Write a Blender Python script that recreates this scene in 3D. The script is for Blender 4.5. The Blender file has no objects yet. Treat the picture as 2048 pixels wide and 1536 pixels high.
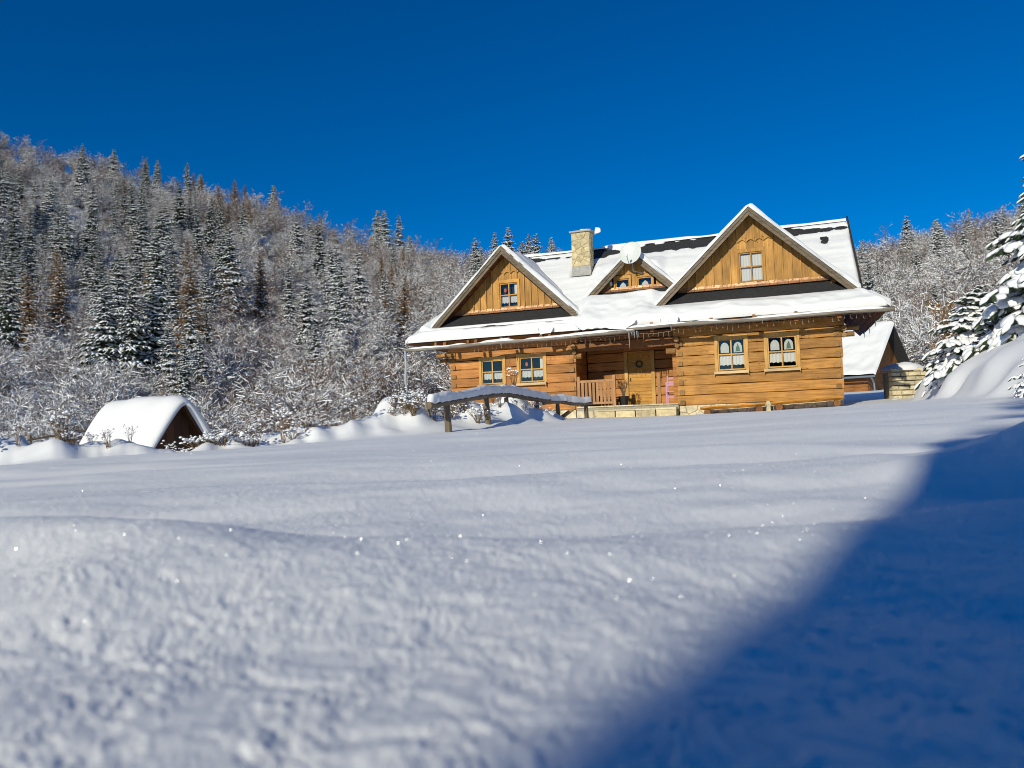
import bpy, math, random
import numpy as np
from math import sin, cos, radians, pi, sqrt, tan, atan2

# ------------------------------------------------------------------ camera, sky, sun, exposure
SC = bpy.context.scene
COL = SC.collection
CZ = 0.30                                   # camera height: the lens is held just above the snow
PITCH, ROLL, HA = radians(2.9), radians(-2.0), radians(20.0)
SUN_EL, SUN_AZ = radians(21.5), radians(31.0)   # sun stands behind the camera, 31 deg to its left
FPX = 1490.0                                # focal length in photograph pixels (2048 wide)

def _axes():
    cp, sp, cr, sr = cos(PITCH), sin(PITCH), cos(ROLL), sin(ROLL)
    F = np.array([0, cp, sp]); up = np.array([0, -sp, cp]); rt = np.array([1., 0, 0])
    return cr*rt + sr*up, -sr*rt + cr*up, F
AR, AU, AF = _axes()

cam = bpy.data.cameras.new('camera')
cam.sensor_width = 36.0
cam.lens = FPX/2048*36
cam.clip_start, cam.clip_end = 0.02, 3000
cam.dof.use_dof = True
cam.dof.focus_distance = 16.0
cam.dof.aperture_fstop = 4.6
co = bpy.data.objects.new('camera', cam); COL.objects.link(co)
from mathutils import Matrix, Vector, Euler
m = Matrix.Identity(4)
for i in range(3):
    m[i][0], m[i][1], m[i][2] = AR[i], AU[i], -AF[i]
m[2][3] = CZ
co.matrix_world = m
SC.camera = co

W = bpy.data.worlds.new('World'); SC.world = W; W.use_nodes = True
wn, wl = W.node_tree.nodes, W.node_tree.links
wn.clear()
sky = wn.new('ShaderNodeTexSky'); sky.sky_type = 'NISHITA'; sky.sun_disc = False
sky.sun_elevation = SUN_EL
sky.sun_rotation = pi + SUN_AZ              # behind the camera, to its left
sky.altitude = 900; sky.air_density = 1.0; sky.dust_density = 0.0; sky.ozone_density = 4.0
hsv = wn.new('ShaderNodeHueSaturation'); hsv.inputs['Saturation'].default_value = 1.58
hsv.inputs["Hue"].default_value = 0.511
bg = wn.new('ShaderNodeBackground'); bg.inputs['Strength'].default_value = 0.09
wo = wn.new('ShaderNodeOutputWorld')
wl.new(sky.outputs[0], hsv.inputs['Color']); wl.new(hsv.outputs[0], bg.inputs['Color']); wl.new(bg.outputs[0], wo.inputs['Surface'])

sd = bpy.data.lights.new('sun', 'SUN'); sd.energy = 4.0; sd.angle = radians(0.53); sd.color = (1.0, 0.94, 0.74)
so = bpy.data.objects.new('sun', sd); COL.objects.link(so)
SDIR = Vector((-sin(SUN_AZ)*cos(SUN_EL), -cos(SUN_AZ)*cos(SUN_EL), sin(SUN_EL)))
so.rotation_euler = SDIR.to_track_quat('Z', 'Y').to_euler()
so.location = (-20, -30, 25)

SC.view_settings.view_transform = 'Standard'
SC.view_settings.look = 'None'
SC.view_settings.exposure = 0.0
SC.view_settings.gamma = 1.0
SC.view_settings.use_curve_mapping = False
SC.render.engine = 'CYCLES'
SC.cycles.max_bounces = 6
SC.cycles.transparent_max_bounces = 8
SC.cycles.use_denoising = True
SC.cycles.filter_width = 1.0
SC.cycles.caustics_reflective = False
SC.cycles.caustics_refractive = False

# ------------------------------------------------------------------ helpers
def ray(px, py):
    return (px-1024)/FPX*AR - (py-768)/FPX*AU + AF
def at(px, py, y):
    q = ray(px, py); q = q*(y/q[1]); return Vector((q[0], q[1], q[2]+CZ))

def _h(ix, iy, s):
    n = (ix*374761393 + iy*668265263 + s*974634777) & 0x7fffffff
    n = ((n ^ (n >> 13))*1274126177) & 0x7fffffff
    n = n ^ (n >> 16)
    return (n & 0xffffff)/float(0xffffff)*2-1
def vnoise(x, y, s=0):
    x = np.asarray(x, float); y = np.asarray(y, float)
    ix = np.floor(x).astype(np.int64); iy = np.floor(y).astype(np.int64)
    fx = x-ix; fy = y-iy
    fx = fx*fx*fx*(fx*(fx*6-15)+10); fy = fy*fy*fy*(fy*(fy*6-15)+10)
    a = _h(ix, iy, s); b = _h(ix+1, iy, s); c = _h(ix, iy+1, s); d = _h(ix+1, iy+1, s)
    return (a*(1-fx)+b*fx)*(1-fy) + (c*(1-fx)+d*fx)*fy
def fbm(x, y, o=4, s=0, g=0.5):
    r = 0; am = 1; f = 1
    for k in range(o):
        r = r + am*vnoise(np.asarray(x)*f+17.3*k, np.asarray(y)*f-9.1*k, s+k); am *= g; f *= 2.03
    return r
def sstep(a, b, x):
    t = np.clip((np.asarray(x, float)-a)/(b-a), 0, 1); return t*t*(3-2*t)

def mesh_obj(name, verts, faces, mats, parent=None, smooth=False, mi=None, loc=None):
    me = bpy.data.meshes.new(name)
    if isinstance(verts, np.ndarray): verts = verts.tolist()
    if isinstance(faces, np.ndarray): faces = faces.tolist()
    me.from_pydata(verts, [], faces)
    for mt in (mats if isinstance(mats, (list, tuple)) else [mats]): me.materials.append(mt)
    if mi is not None: me.polygons.foreach_set('material_index', np.asarray(mi, dtype=np.int32))
    if smooth: me.polygons.foreach_set('use_smooth', np.ones(len(me.polygons), dtype=bool))
    me.update()
    o = bpy.data.objects.new(name, me); COL.objects.link(o)
    if parent is not None: o.parent = parent
    if loc is not None: o.location = loc
    return o

class MB:
    """collects shapes into one mesh"""
    def __init__(s): s.v = []; s.f = []; s.m = []
    def add(s, v, f, mi=0):
        b = len(s.v); s.v += [tuple(p) for p in v]; s.f += [tuple(i+b for i in q) for q in f]; s.m += [mi]*len(f); return s
    def box(s, x0, x1, y0, y1, z0, z1, mi=0):
        return s.add([(x0,y0,z0),(x1,y0,z0),(x1,y1,z0),(x0,y1,z0),(x0,y0,z1),(x1,y0,z1),(x1,y1,z1),(x0,y1,z1)],
                     [(0,3,2,1),(4,5,6,7),(0,1,5,4),(1,2,6,5),(2,3,7,6),(3,0,4,7)], mi)
    def prism(s, poly, y0, y1, mi=0):
        """poly: (x,z) outline counter-clockwise seen from -y; extruded from y0 (front) to y1"""
        n = len(poly)
        v = [(p[0], y0, p[1]) for p in poly] + [(p[0], y1, p[1]) for p in poly]
        f = [tuple(range(n)), tuple(range(2*n-1, n-1, -1))] + [(i, i+n, (i+1) % n+n, (i+1) % n) for i in range(n)]
        return s.add(v, f, mi)
    def tube(s, pts, rad, n=8, mi=0, cap=True):
        pts = [Vector(p) for p in pts]; rs = rad if isinstance(rad, (list, tuple)) else [rad]*len(pts)
        v = []; f = []; up = None
        for i, p in enumerate(pts):
            t = (pts[min(i+1, len(pts)-1)]-pts[max(i-1, 0)]).normalized()
            if up is None: up = Vector((0, 0, 1)) if abs(t.z) < .9 else Vector((1, 0, 0))
            sx = t.cross(up).normalized(); up = sx.cross(t).normalized()
            for k in range(n):
                a = 2*pi*k/n; v.append(p+(sx*cos(a)+up*sin(a))*rs[i])
        for i in range(len(pts)-1):
            for k in range(n):
                f.append((i*n+k, i*n+(k+1) % n, (i+1)*n+(k+1) % n, (i+1)*n+k))
        if cap:
            f.append(tuple(range(n-1, -1, -1))); f.append(tuple((len(pts)-1)*n+k for k in range(n)))
        return s.add(v, f, mi)
    def build(s, name, mats, parent=None, smooth=False, loc=None):
        return mesh_obj(name, s.v, s.f, mats, parent, smooth, s.m if isinstance(mats, (list, tuple)) else None, loc)

def tag(o, label=None, cat=None, group=None, kind=None):
    if label: o['label'] = label
    if cat: o['category'] = cat
    if group: o['group'] = group
    if kind: o['kind'] = kind
    return o
def empty(name, loc=(0,0,0), rz=0, parent=None):
    o = bpy.data.objects.new(name, None); COL.objects.link(o); o.location = loc; o.rotation_euler = (0,0,rz)
    o.empty_display_size = .1
    if parent is not None: o.parent = parent
    return o

# ------------------------------------------------------------------ materials
MT = {}
def nodes(name):
    mt = bpy.data.materials.new(name); mt.use_nodes = True
    return mt, mt.node_tree.nodes, mt.node_tree.links, mt.node_tree.nodes['Principled BSDF']
def ramp(n, stops):
    r = n.new('ShaderNodeValToRGB'); e = r.color_ramp.elements
    while len(e) < len(stops): e.new(.5)
    for i, (p, c) in enumerate(stops): e[i].position = p; e[i].color = (*c, 1)
    return r
def simple(name, col, rough=.7, metal=0, var=.0, noise=0, bump=0, spec=None, bscale=None, ov=0):
    mt, n, l, b = nodes(name)
    b.inputs['Roughness'].default_value = rough; b.inputs['Metallic'].default_value = metal
    if spec is not None: b.inputs['Specular IOR Level'].default_value = spec
    b.inputs['Base Color'].default_value = (*col, 1)
    if var or noise:
        tc = n.new('ShaderNodeTexCoord')
        nz = n.new('ShaderNodeTexNoise'); nz.inputs['Scale'].default_value = noise or 5; nz.inputs['Detail'].default_value = 5
        l.new(tc.outputs['Object'], nz.inputs['Vector'])
        r = ramp(n, [(.25, tuple(c*(1-var) for c in col)), (.75, tuple(min(1, c*(1+var)) for c in col))])
        l.new(nz.outputs['Fac'], r.inputs['Fac']); l.new(r.outputs[0], b.inputs['Base Color'])
        if ov:
            oi = n.new('ShaderNodeObjectInfo'); hv = n.new('ShaderNodeHueSaturation'); mv = n.new('ShaderNodeMapRange')
            mv.inputs['To Min'].default_value = 1-ov; mv.inputs['To Max'].default_value = 1+ov*.5
            l.new(oi.outputs['Random'], mv.inputs['Value']); l.new(mv.outputs[0], hv.inputs['Value']); l.new(r.outputs[0], hv.inputs['Color']); l.new(hv.outputs[0], b.inputs['Base Color'])
        if bump:
            bp = n.new('ShaderNodeBump'); bp.inputs['Strength'].default_value = bump; bp.inputs['Distance'].default_value = .02
            nb = nz
            if bscale:
                nb = n.new('ShaderNodeTexNoise'); nb.inputs['Scale'].default_value = bscale; l.new(tc.outputs['Object'], nb.inputs['Vector'])
            l.new(nb.outputs['Fac'], bp.inputs['Height']); l.new(bp.outputs[0], b.inputs['Normal'])
    MT[name] = mt
    return mt
def wood(name, dark, light, axis='x', rough=.62, objvar=.25, knots=True, grain=1.0):
    """long grain along one axis, streaks, knots, tone that differs from piece to piece"""
    mt, n, l, b = nodes(name)
    b.inputs['Roughness'].default_value = rough; b.inputs['Specular IOR Level'].default_value = .25
    tc = n.new('ShaderNodeTexCoord'); oi = n.new('ShaderNodeObjectInfo')
    off = n.new('ShaderNodeVectorMath'); off.operation = 'MULTIPLY_ADD'
    off.inputs[1].default_value = (1, 1, 1)
    cmb = n.new('ShaderNodeCombineXYZ')
    ml = n.new('ShaderNodeMath'); ml.operation = 'MULTIPLY'; ml.inputs[1].default_value = 37.0
    l.new(oi.outputs['Random'], ml.inputs[0])
    for k in range(3): l.new(ml.outputs[0], cmb.inputs[k])
    l.new(tc.outputs['Object'], off.inputs[0]); l.new(cmb.outputs[0], off.inputs[2])
    mp = n.new('ShaderNodeMapping')
    mp.inputs['Scale'].default_value = {'x': (.9, 14, 14), 'z': (14, 14, .9), 'y': (14, .9, 14)}[axis]
    l.new(off.outputs[0], mp.inputs['Vector'])
    g = n.new('ShaderNodeTexNoise'); g.inputs['Scale'].default_value = 1.6*grain; g.inputs['Detail'].default_value = 8; g.inputs['Roughness'].default_value = .65
    g.inputs['Distortion'].default_value = .6
    l.new(mp.outputs[0], g.inputs['Vector'])
    mid = tuple((a+c)/2 for a, c in zip(dark, light))
    r = ramp(n, [(.30, dark), (.5, mid), (.72, light)])
    l.new(g.outputs['Fac'], r.inputs['Fac'])
    big = n.new('ShaderNodeTexNoise'); big.inputs['Scale'].default_value = 1.3; big.inputs['Detail'].default_value = 3
    l.new(off.outputs[0], big.inputs['Vector'])
    mx = n.new('ShaderNodeMixRGB'); mx.blend_type = 'MULTIPLY'; mx.inputs[0].default_value = 1
    mr = n.new('ShaderNodeMapRange'); mr.inputs['From Min'].default_value = .3; mr.inputs['From Max'].default_value = .7
    mr.inputs['To Min'].default_value = .72; mr.inputs['To Max'].default_value = 1.12
    l.new(big.outputs['Fac'], mr.inputs['Value']); l.new(r.outputs[0], mx.inputs[1]); l.new(mr.outputs[0], mx.inputs[2])
    hv = n.new('ShaderNodeHueSaturation')
    mv = n.new('ShaderNodeMapRange'); mv.inputs['To Min'].default_value = 1-objvar; mv.inputs['To Max'].default_value = 1+objvar*.6
    l.new(oi.outputs['Random'], mv.inputs['Value']); l.new(mv.outputs[0], hv.inputs['Value'])
    l.new(mx.outputs[0], hv.inputs['Color'])
    last = hv.outputs[0]
    if knots:
        vo = n.new('ShaderNodeTexVoronoi'); vo.inputs['Scale'].default_value = 1.0
        mk = n.new('ShaderNodeMapping'); mk.inputs['Scale'].default_value = {'x': (2.2, 5, 5), 'z': (5, 5, 2.2), 'y': (5, 2.2, 5)}[axis]
        l.new(off.outputs[0], mk.inputs['Vector']); l.new(mk.outputs[0], vo.inputs['Vector'])
        kr = ramp(n, [(.04, (.35, .3, .28)), (.11, (1, 1, 1))])
        l.new(vo.outputs['Distance'], kr.inputs['Fac'])
        km = n.new('ShaderNodeMixRGB'); km.blend_type = 'MULTIPLY'; km.inputs[0].default_value = .85
        l.new(last, km.inputs[1]); l.new(kr.outputs[0], km.inputs[2]); last = km.outputs[0]
    l.new(last, b.inputs['Base Color'])
    bp = n.new('ShaderNodeBump'); bp.inputs['Strength'].default_value = .5; bp.inputs['Distance'].default_value = .012
    l.new(g.outputs['Fac'], bp.inputs['Height']); l.new(bp.outputs[0], b.inputs['Normal'])
    MT[name] = mt
    return mt
def snow_mat(name, fine=60.0, strength=.25, dist=.02, col=(.84, .855, .88), second=None, coords='Object'):
    mt, n, l, b = nodes(name)
    b.inputs['Base Color'].default_value = (*col, 1); b.inputs['Roughness'].default_value = .55
    b.inputs['Specular IOR Level'].default_value = .25
    tc = n.new('ShaderNodeTexCoord')
    nz = n.new('ShaderNodeTexNoise'); nz.inputs['Scale'].default_value = fine; nz.inputs['Detail'].default_value = 6; nz.inputs['Roughness'].default_value = .7
    l.new(tc.outputs[coords], nz.inputs['Vector'])
    bp = n.new('ShaderNodeBump'); bp.inputs['Strength'].default_value = strength; bp.inputs['Distance'].default_value = dist
    l.new(nz.outputs['Fac'], bp.inputs['Height'])
    if second:
        n2 = n.new('ShaderNodeTexNoise'); n2.inputs['Scale'].default_value = second[0]; n2.inputs['Detail'].default_value = 4
        l.new(tc.outputs[coords], n2.inputs['Vector'])
        b2 = n.new('ShaderNodeBump'); b2.inputs['Strength'].default_value = second[1]; b2.inputs['Distance'].default_value = second[2]
        l.new(n2.outputs['Fac'], b2.inputs['Height']); l.new(bp.outputs[0], b2.inputs['Normal']); l.new(b2.outputs[0], b.inputs['Normal'])
    else: l.new(bp.outputs[0], b.inputs['Normal'])
    MT[name] = mt
    return mt

snow_mat('snow_field', 1400, .5, .0013, col=(.88, .885, .89), second=(260, .4, .003))
snow_mat('snow_roof', 14, .25, .03, col=(.79, .795, .80), second=(60, .2, .01))
snow_mat('snow_hill', 1.0, .3, .3)
snow_mat('snow_tree', 5, .2, .05, col=(.86, .87, .89))
wood('log_wood', (.28, .118, .029), (.62, .315, .078), 'x', objvar=.3)
wood('log_wood_red', (.29, .11, .028), (.60, .265, .072), 'x', objvar=.3)
wood('log_end_wood', (.20, .10, .035), (.42, .23, .08), 'y', objvar=.3)
wood('board_wood', (.32, .15, .034), (.62, .335, .085), 'z', objvar=.26)
wood('trim_wood', (.46, .24, .06), (.70, .43, .14), 'z', objvar=.1, knots=False)
wood('sill_wood', (.5, .33, .16), (.72, .55, .32), 'x', objvar=.05, knots=False)
wood('fascia_wood', (.085, .062, .042), (.24, .185, .125), 'x', objvar=.15)
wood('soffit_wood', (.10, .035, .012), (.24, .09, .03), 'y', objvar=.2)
wood('beam_wood', (.16, .06, .018), (.36, .15, .045), 'y', objvar=.2)
wood('door_wood', (.45, .20, .035), (.70, .38, .09), 'x', objvar=.12)
wood('rail_wood', (.32, .16, .07), (.50, .28, .13), 'z', objvar=.12, knots=False)
wood('bench_wood', (.36, .14, .015), (.66, .30, .04), 'x', objvar=.1, knots=False)
wood('grey_log', (.10, .075, .05), (.28, .21, .14), 'z', objvar=.2)
wood('gutter_wood', (.14, .12, .10), (.34, .30, .25), 'x', objvar=.1)
wood('dark_boards', (.05, .02, .008), (.12, .05, .02), 'z', objvar=.3)
wood('far_logs', (.18, .07, .02), (.38, .16, .05), 'x', objvar=.2)
simple('shingle', (.022, .022, .024), .8, var=.4, noise=9, bump=.4)
simple('copper', (.82, .46, .26), .38, .75, var=.3, noise=14, bump=.4)
simple('stone', (.56, .46, .27), .8, var=.3, noise=7, bump=.8, bscale=30, ov=.22)
simple('stone_pale', (.60, .52, .35), .8, var=.28, noise=6, bump=.8, bscale=25, ov=.25)
simple('mortar_light', (.46, .40, .27), .9, var=.2, noise=12, bump=.5)
simple('mortar', (.33, .29, .22), .9, var=.2, noise=12, bump=.5)
simple('concrete', (.36, .35, .33), .9, var=.25, noise=8, bump=.4)
simple('curtain_or_glare', (.80, .80, .79), .8, var=.06, noise=60)
simple('lace', (.70, .72, .74), .8, var=.25, noise=90)
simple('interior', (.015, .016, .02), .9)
simple('paper_star', (.62, .66, .66), .7, var=.15, noise=40)
simple('red_paper', (.6, .10, .05), .7)
simple('green_paper', (.10, .20, .12), .7)
simple('dish_paint', (.62, .65, .62), .45, var=.05, noise=4)
simple('white_plastic', (.75, .76, .78), .4)
simple('metal_grey', (.35, .36, .37), .4, .8)
simple('black_plastic', (.012, .012, .012), .5)
simple('cable', (.03, .03, .03), .6)
simple('bulb_wire', (.42, .40, .36), .5)
simple('pink_paint', (.48, .22, .30), .5, var=.1, noise=8)
simple('twig', (.10, .068, .042), .9, var=.3, noise=4)
simple('twig_brown', (.16, .095, .05), .9, var=.3, noise=3)
simple('twig_violet', (.15, .088, .058), .9, var=.3, noise=3)
simple('larch', (.25, .15, .07), .9, var=.35, noise=2)
simple('bark', (.07, .05, .035), .95, var=.35, noise=5, bump=.5)
simple('needles', (.022, .040, .016), .8, var=.5, noise=1.5)
simple('needles_near', (.030, .055, .020), .7, var=.5, noise=6)
simple('dry_stem', (.14, .09, .05), .9, var=.3, noise=20)
simple('dry_brown', (.20, .15, .08), .95, var=.35, noise=9, bump=.6)
simple('panel_glass', (.012, .016, .03), .12)
simple('zinc', (.20, .25, .30), .45, .4)

def glass():
    mt = bpy.data.materials.new('glass'); mt.use_nodes = True
    n, l = mt.node_tree.nodes, mt.node_tree.links; n.clear()
    o = n.new('ShaderNodeOutputMaterial'); t = n.new('ShaderNodeBsdfTransparent'); t.inputs[0].default_value = (.94, .94, .93, 1)
    g = n.new('ShaderNodeBsdfGlossy'); g.inputs['Roughness'].default_value = .03
    fr = n.new('ShaderNodeFresnel'); fr.inputs['IOR'].default_value = 1.48
    ad = n.new('ShaderNodeMath'); ad.operation = 'ADD'; ad.inputs[1].default_value = .015
    mx = n.new('ShaderNodeMixShader'); l.new(fr.outputs[0], ad.inputs[0]); l.new(ad.outputs[0], mx.inputs[0])
    l.new(t.outputs[0], mx.inputs[1]); l.new(g.outputs[0], mx.inputs[2]); l.new(mx.outputs[0], o.inputs[0])
    MT['glass'] = mt
glass()
def ice():
    mt, n, l, b = nodes('ice'); b.inputs['Base Color'].default_value = (.8, .88, .95, 1); b.inputs['Roughness'].default_value = .12
    b.inputs['Transmission Weight'].default_value = .6; b.inputs['IOR'].default_value = 1.31; MT['ice'] = mt
    mt, n, l, b = nodes('ice_crystal'); b.inputs['Base Color'].default_value = (.95, .97, 1, 1); b.inputs['Roughness'].default_value = .30
    b.inputs['Specular IOR Level'].default_value = 1.0; b.inputs['Metallic'].default_value = .6; MT['ice_crystal'] = mt
ice()
M = MT

# ------------------------------------------------------------------ ground and hillside
OX, OY = 5.692, 25.5                        # house origin (left front corner of the right wing)
HD = np.array([cos(HA), -sin(HA)]); HW = np.array([sin(HA), cos(HA)])
# heights of the snow field relative to the lens, (x, y, z)
_cp = np.array([(0,0,-.235),(-.6,1.0,-.245),(.7,1.2,-.235),(-3,4,-.30),(2.4,3.4,-.20),(0,6,-.23),(-7.4,11,-.395),(-1.2,14.5,-.165),(2.2,22.5,.03),
   (5.7,25.3,.0),(10.4,23.6,.12),(8,22,.03),(3.5,21,-.02),(6.6,10,.06),(9.7,17,.17),(5,15,.02),(-4.4,12.4,-.29),(-6,-8,-.4),(6,-8,-.1),(14,24,.30),(20,40,.9),(14,6,.3),(0,30,.1),(5,34,.3),(-14,8,-.7),(-20,-10,-.9)])
def _tps(a, b):
    r2 = ((a[:,None,:]-b[None,:,:])**2).sum(-1); return .5*r2*np.log(r2+1e-9)
_K = np.zeros((len(_cp)+3,)*2); _n = len(_cp)
_K[:_n,:_n] = _tps(_cp[:,:2], _cp[:,:2]) + np.eye(_n)*.5
_K[:_n,_n] = 1; _K[:_n,_n+1:] = _cp[:,:2]; _K[_n,:_n] = 1; _K[_n+1:,:_n] = _cp[:,:2].T
_wt = np.linalg.solve(_K, np.concatenate([_cp[:,2], np.zeros(3)]))
def base_z(x, y):
    p = np.stack([np.ravel(x), np.ravel(y)], 1)
    out = np.empty(len(p))
    for i in range(0, len(p), 40000):
        q = p[i:i+40000]; out[i:i+40000] = _tps(q, _cp[:,:2])@_wt[:_n] + _wt[_n] + q@_wt[_n+1:]
    return out.reshape(np.shape(x))
# terrace edge: polyline from the left to the house, the ground falls away on its far side
EDGE = np.array([(-40,-14),(-16,5.5),(-9.5,9.9),(-7.4,11.1),(-4.4,12.7),(-1.5,14.9),(-.2,17.2),(1.0,20.2),(1.7,22.8),(-2.0,26.0),(-6,40)])
def edge_d(x, y):
    """signed distance to the terrace edge, positive beyond it (left / far side)"""
    x = np.asarray(x, float); y = np.asarray(y, float)
    best = np.full(x.shape, 1e9); sg = np.ones(x.shape)
    for (ax, ay), (bx, by) in zip(EDGE[:-1], EDGE[1:]):
        dx, dy = bx-ax, by-ay; L2 = dx*dx+dy*dy
        t = np.clip(((x-ax)*dx+(y-ay)*dy)/L2, 0, 1)
        d = np.hypot(x-ax-t*dx, y-ay-t*dy)
        s = np.sign(dx*(y-ay)-dy*(x-ax))
        k = d < best; best = np.where(k, d, best); sg = np.where(k, s, sg)
    return best*sg
# heaped snow over the border plants: x, y, radius, height
HEAPS = [(-7.75,11.95,.6,.34),(-8.6,11.9,.7,.36),(-9.4,11.3,.9,.30),(-10.8,11.2,1.2,.35),(-2.0,15.6,.9,.22),(-1.0,16.9,.8,.34),(-.2,18.0,.7,.55),(.3,19.6,.8,.50),(.95,21.2,.45,.34),(-.9,19.5,1.0,.6),(-2.6,17.0,1.0,.4)]
_hr = random.Random(19)
PLANTS = []
for _i in range(96):
    _t = _hr.uniform(1.55, 7.9); _k = int(_t); _u = _t-_k; _a, _b = EDGE[_k], EDGE[_k+1]; _o = _hr.uniform(.35, 1.9)
    _d = (_b-_a)/np.hypot(*(_b-_a)); _p = _a+(_b-_a)*_u+np.array([-_d[1], _d[0]])*_o
    HEAPS.append((_p[0], _p[1], _hr.uniform(.14, .45), _hr.uniform(.05, .17)))
    _q = _a+(_b-_a)*_u+np.array([-_d[1], _d[0]])*_hr.uniform(.55, 1.15)
    if _i % 3 != 2: PLANTS.append((_q[0], _q[1]))
def ground_z(x, y):
    x = np.asarray(x, float); y = np.asarray(y, float)
    r = np.hypot(x, y)
    e = edge_d(x, y)
    z = base_z(x, y)
    # drop beyond the terrace
    drop = sstep(.1, 7.0, e)
    z = z*(1-drop) + drop*(-1.9)
    z = z - .10*sstep(0, .5, e)*(1-sstep(.5, 3, e))
    for hx, hy, hr, hh in HEAPS:
        d2 = ((x-hx)**2+(y-hy)**2)/hr**2
        z = z + hh*np.exp(-d2**1.2*1.4)*(1+.25*vnoise(x*2.1, y*2.1, 5))
    z = z + np.exp(-((e-1.05)/.62)**2)*(.25+.20*fbm(x*.9+3, y*.9, 2, 14))*sstep(-30, -20, x)*(1-sstep(20, 22.5, y)) + .05*sstep(.2, .8, e)*(1-sstep(3, 5, e))*fbm(x*3.2, y*3.2, 3, 6)
    # bank on the right
    q = x*.92 - y*.387 - 2.35 + .18*vnoise(x*.8, y*.8, 8)
    bank = 1.72*(1-np.exp(-np.clip(q, 0, None)/1.25))*sstep(0, .5, q)
    bank = bank*sstep(5.5, 9.5, y)*(1-sstep(22, 27, y))
    z = z + bank + .09*bank*fbm(x*.9, y*1.1, 3, 31)
    # low mound and hollow at the right in the foreground
    z = z + (.125+.03*fbm(x*4, y*4, 3, 24))*np.exp(-(((x-1.78)/.42)**2+((y-2.12)/.42)**2)) + .09*np.exp(-(((x-2.55)/.7)**2+((y-2.75)/.5)**2))
    z = z - .10*np.exp(-(((x-1.83)/.26)**2+((y-3.15)/.35)**2)) - .05*np.exp(-(((x-1.45)/.12)**2+((y-2.55)/.2)**2))
    z = z - .05*np.exp(-(((x-3.0)/.5)**2+((y-5.6)/.5)**2))
    # soft drifts whose near sides catch the sun, then finer wind ripples: crests run across the view
    fade = np.exp(-np.clip(e, 0, None))
    wx = x*.97-y*.22; wy = x*.22+y*.97 + .22*fbm(x*.55, y*.8, 2, 40)
    for yc, am, sn, sf in ((1.46, .105, .42, .24), (2.55, .055, .40, .28), (3.9, .060, .55, .38), (5.6, .072, .75, .5), (8.0, .060, 1.0, .7), (11.2, .045, 1.3, .9), (15.0, .03, 1.5, 1.0)):
        d = wy-yc-.25*yc**.5*vnoise(wx*.5/yc**.3+yc, y*0, 43); sg = np.where(d < 0, sn, sf)
        z = z + fade*am*np.exp(-(d/sg)**2)*(.62+.55*vnoise(wx*(.75/(.6+.18*yc)), y*.2+yc, 44))
    z = z + fade*(.010*fbm(wx*.35, wy*1.2, 3, 41) + .007*fbm(wx*.9, wy*2.8, 3, 47)*sstep(.6, 2.5, r))
    z = z + fade*.006*np.sin(wy*5.2+2.5*vnoise(wx*.45, wy*.45, 61)+wx*.3)*sstep(4, 8, r)*(.4+.6*(vnoise(wx*.35, wy*.5, 62)*.5+.5))
    z = z + .070*np.exp(-(r/.80)**2)
    z = z + .014*fbm(x*2.3+7, y*3.0, 2, 52)*(1-sstep(2, 4.5, r))*sstep(.3, .8, r)
    # clumped powder
    near = 1-sstep(2.5, 8, r)
    px_, py_ = x*.8-y*.6, x*.6+y*.8
    qx = x+.03*vnoise(px_*14, py_*14, 73); qy = y+.03*vnoise(px_*14+5, py_*14, 74)
    z = z + near*.45*(.0018*fbm(qx*8, qy*8, 3, 71, .6) + .0020*(1+.7*(1-sstep(.7, 1.5, r)))*fbm(qx*40, qy*40, 4, 77, .75))
    return z + CZ
def ground_at(x, y): return float(ground_z(np.array([x]), np.array([y]))[0])

def build_ground():
    th = np.concatenate([np.radians(np.linspace(-180, -48, 90, endpoint=False)), np.radians(np.linspace(-48, 48, 620, endpoint=False)), np.radians(np.linspace(48, 180, 90, endpoint=False))])
    rr = np.exp(np.linspace(math.log(.22), math.log(62), 470))
    T, R = np.meshgrid(th, rr)
    X = R*np.sin(T); Y = R*np.cos(T); Z = ground_z(X, Y)
    nr, nt = T.shape
    V = np.stack([X.ravel(), Y.ravel(), Z.ravel()], 1)
    V = np.vstack([V, [[0, 0, ground_at(0, 0)]]])
    i = np.arange(nr-1)[:,None]*nt + np.arange(nt)[None,:]
    j = np.arange(nr-1)[:,None]*nt + (np.arange(nt)[None,:]+1) % nt
    F = np.stack([i, i+nt, j+nt, j], -1).reshape(-1, 4)[:, ::-1]
    fl = F.tolist() + [(len(V)-1, k, (k+1) % nt)[::-1] for k in range(nt)]
    o = mesh_obj('ground', V, fl, M['snow_field'], smooth=True)
    tag(o, 'deep powder snow covering the open field', None, kind='structure')
build_ground()

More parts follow.
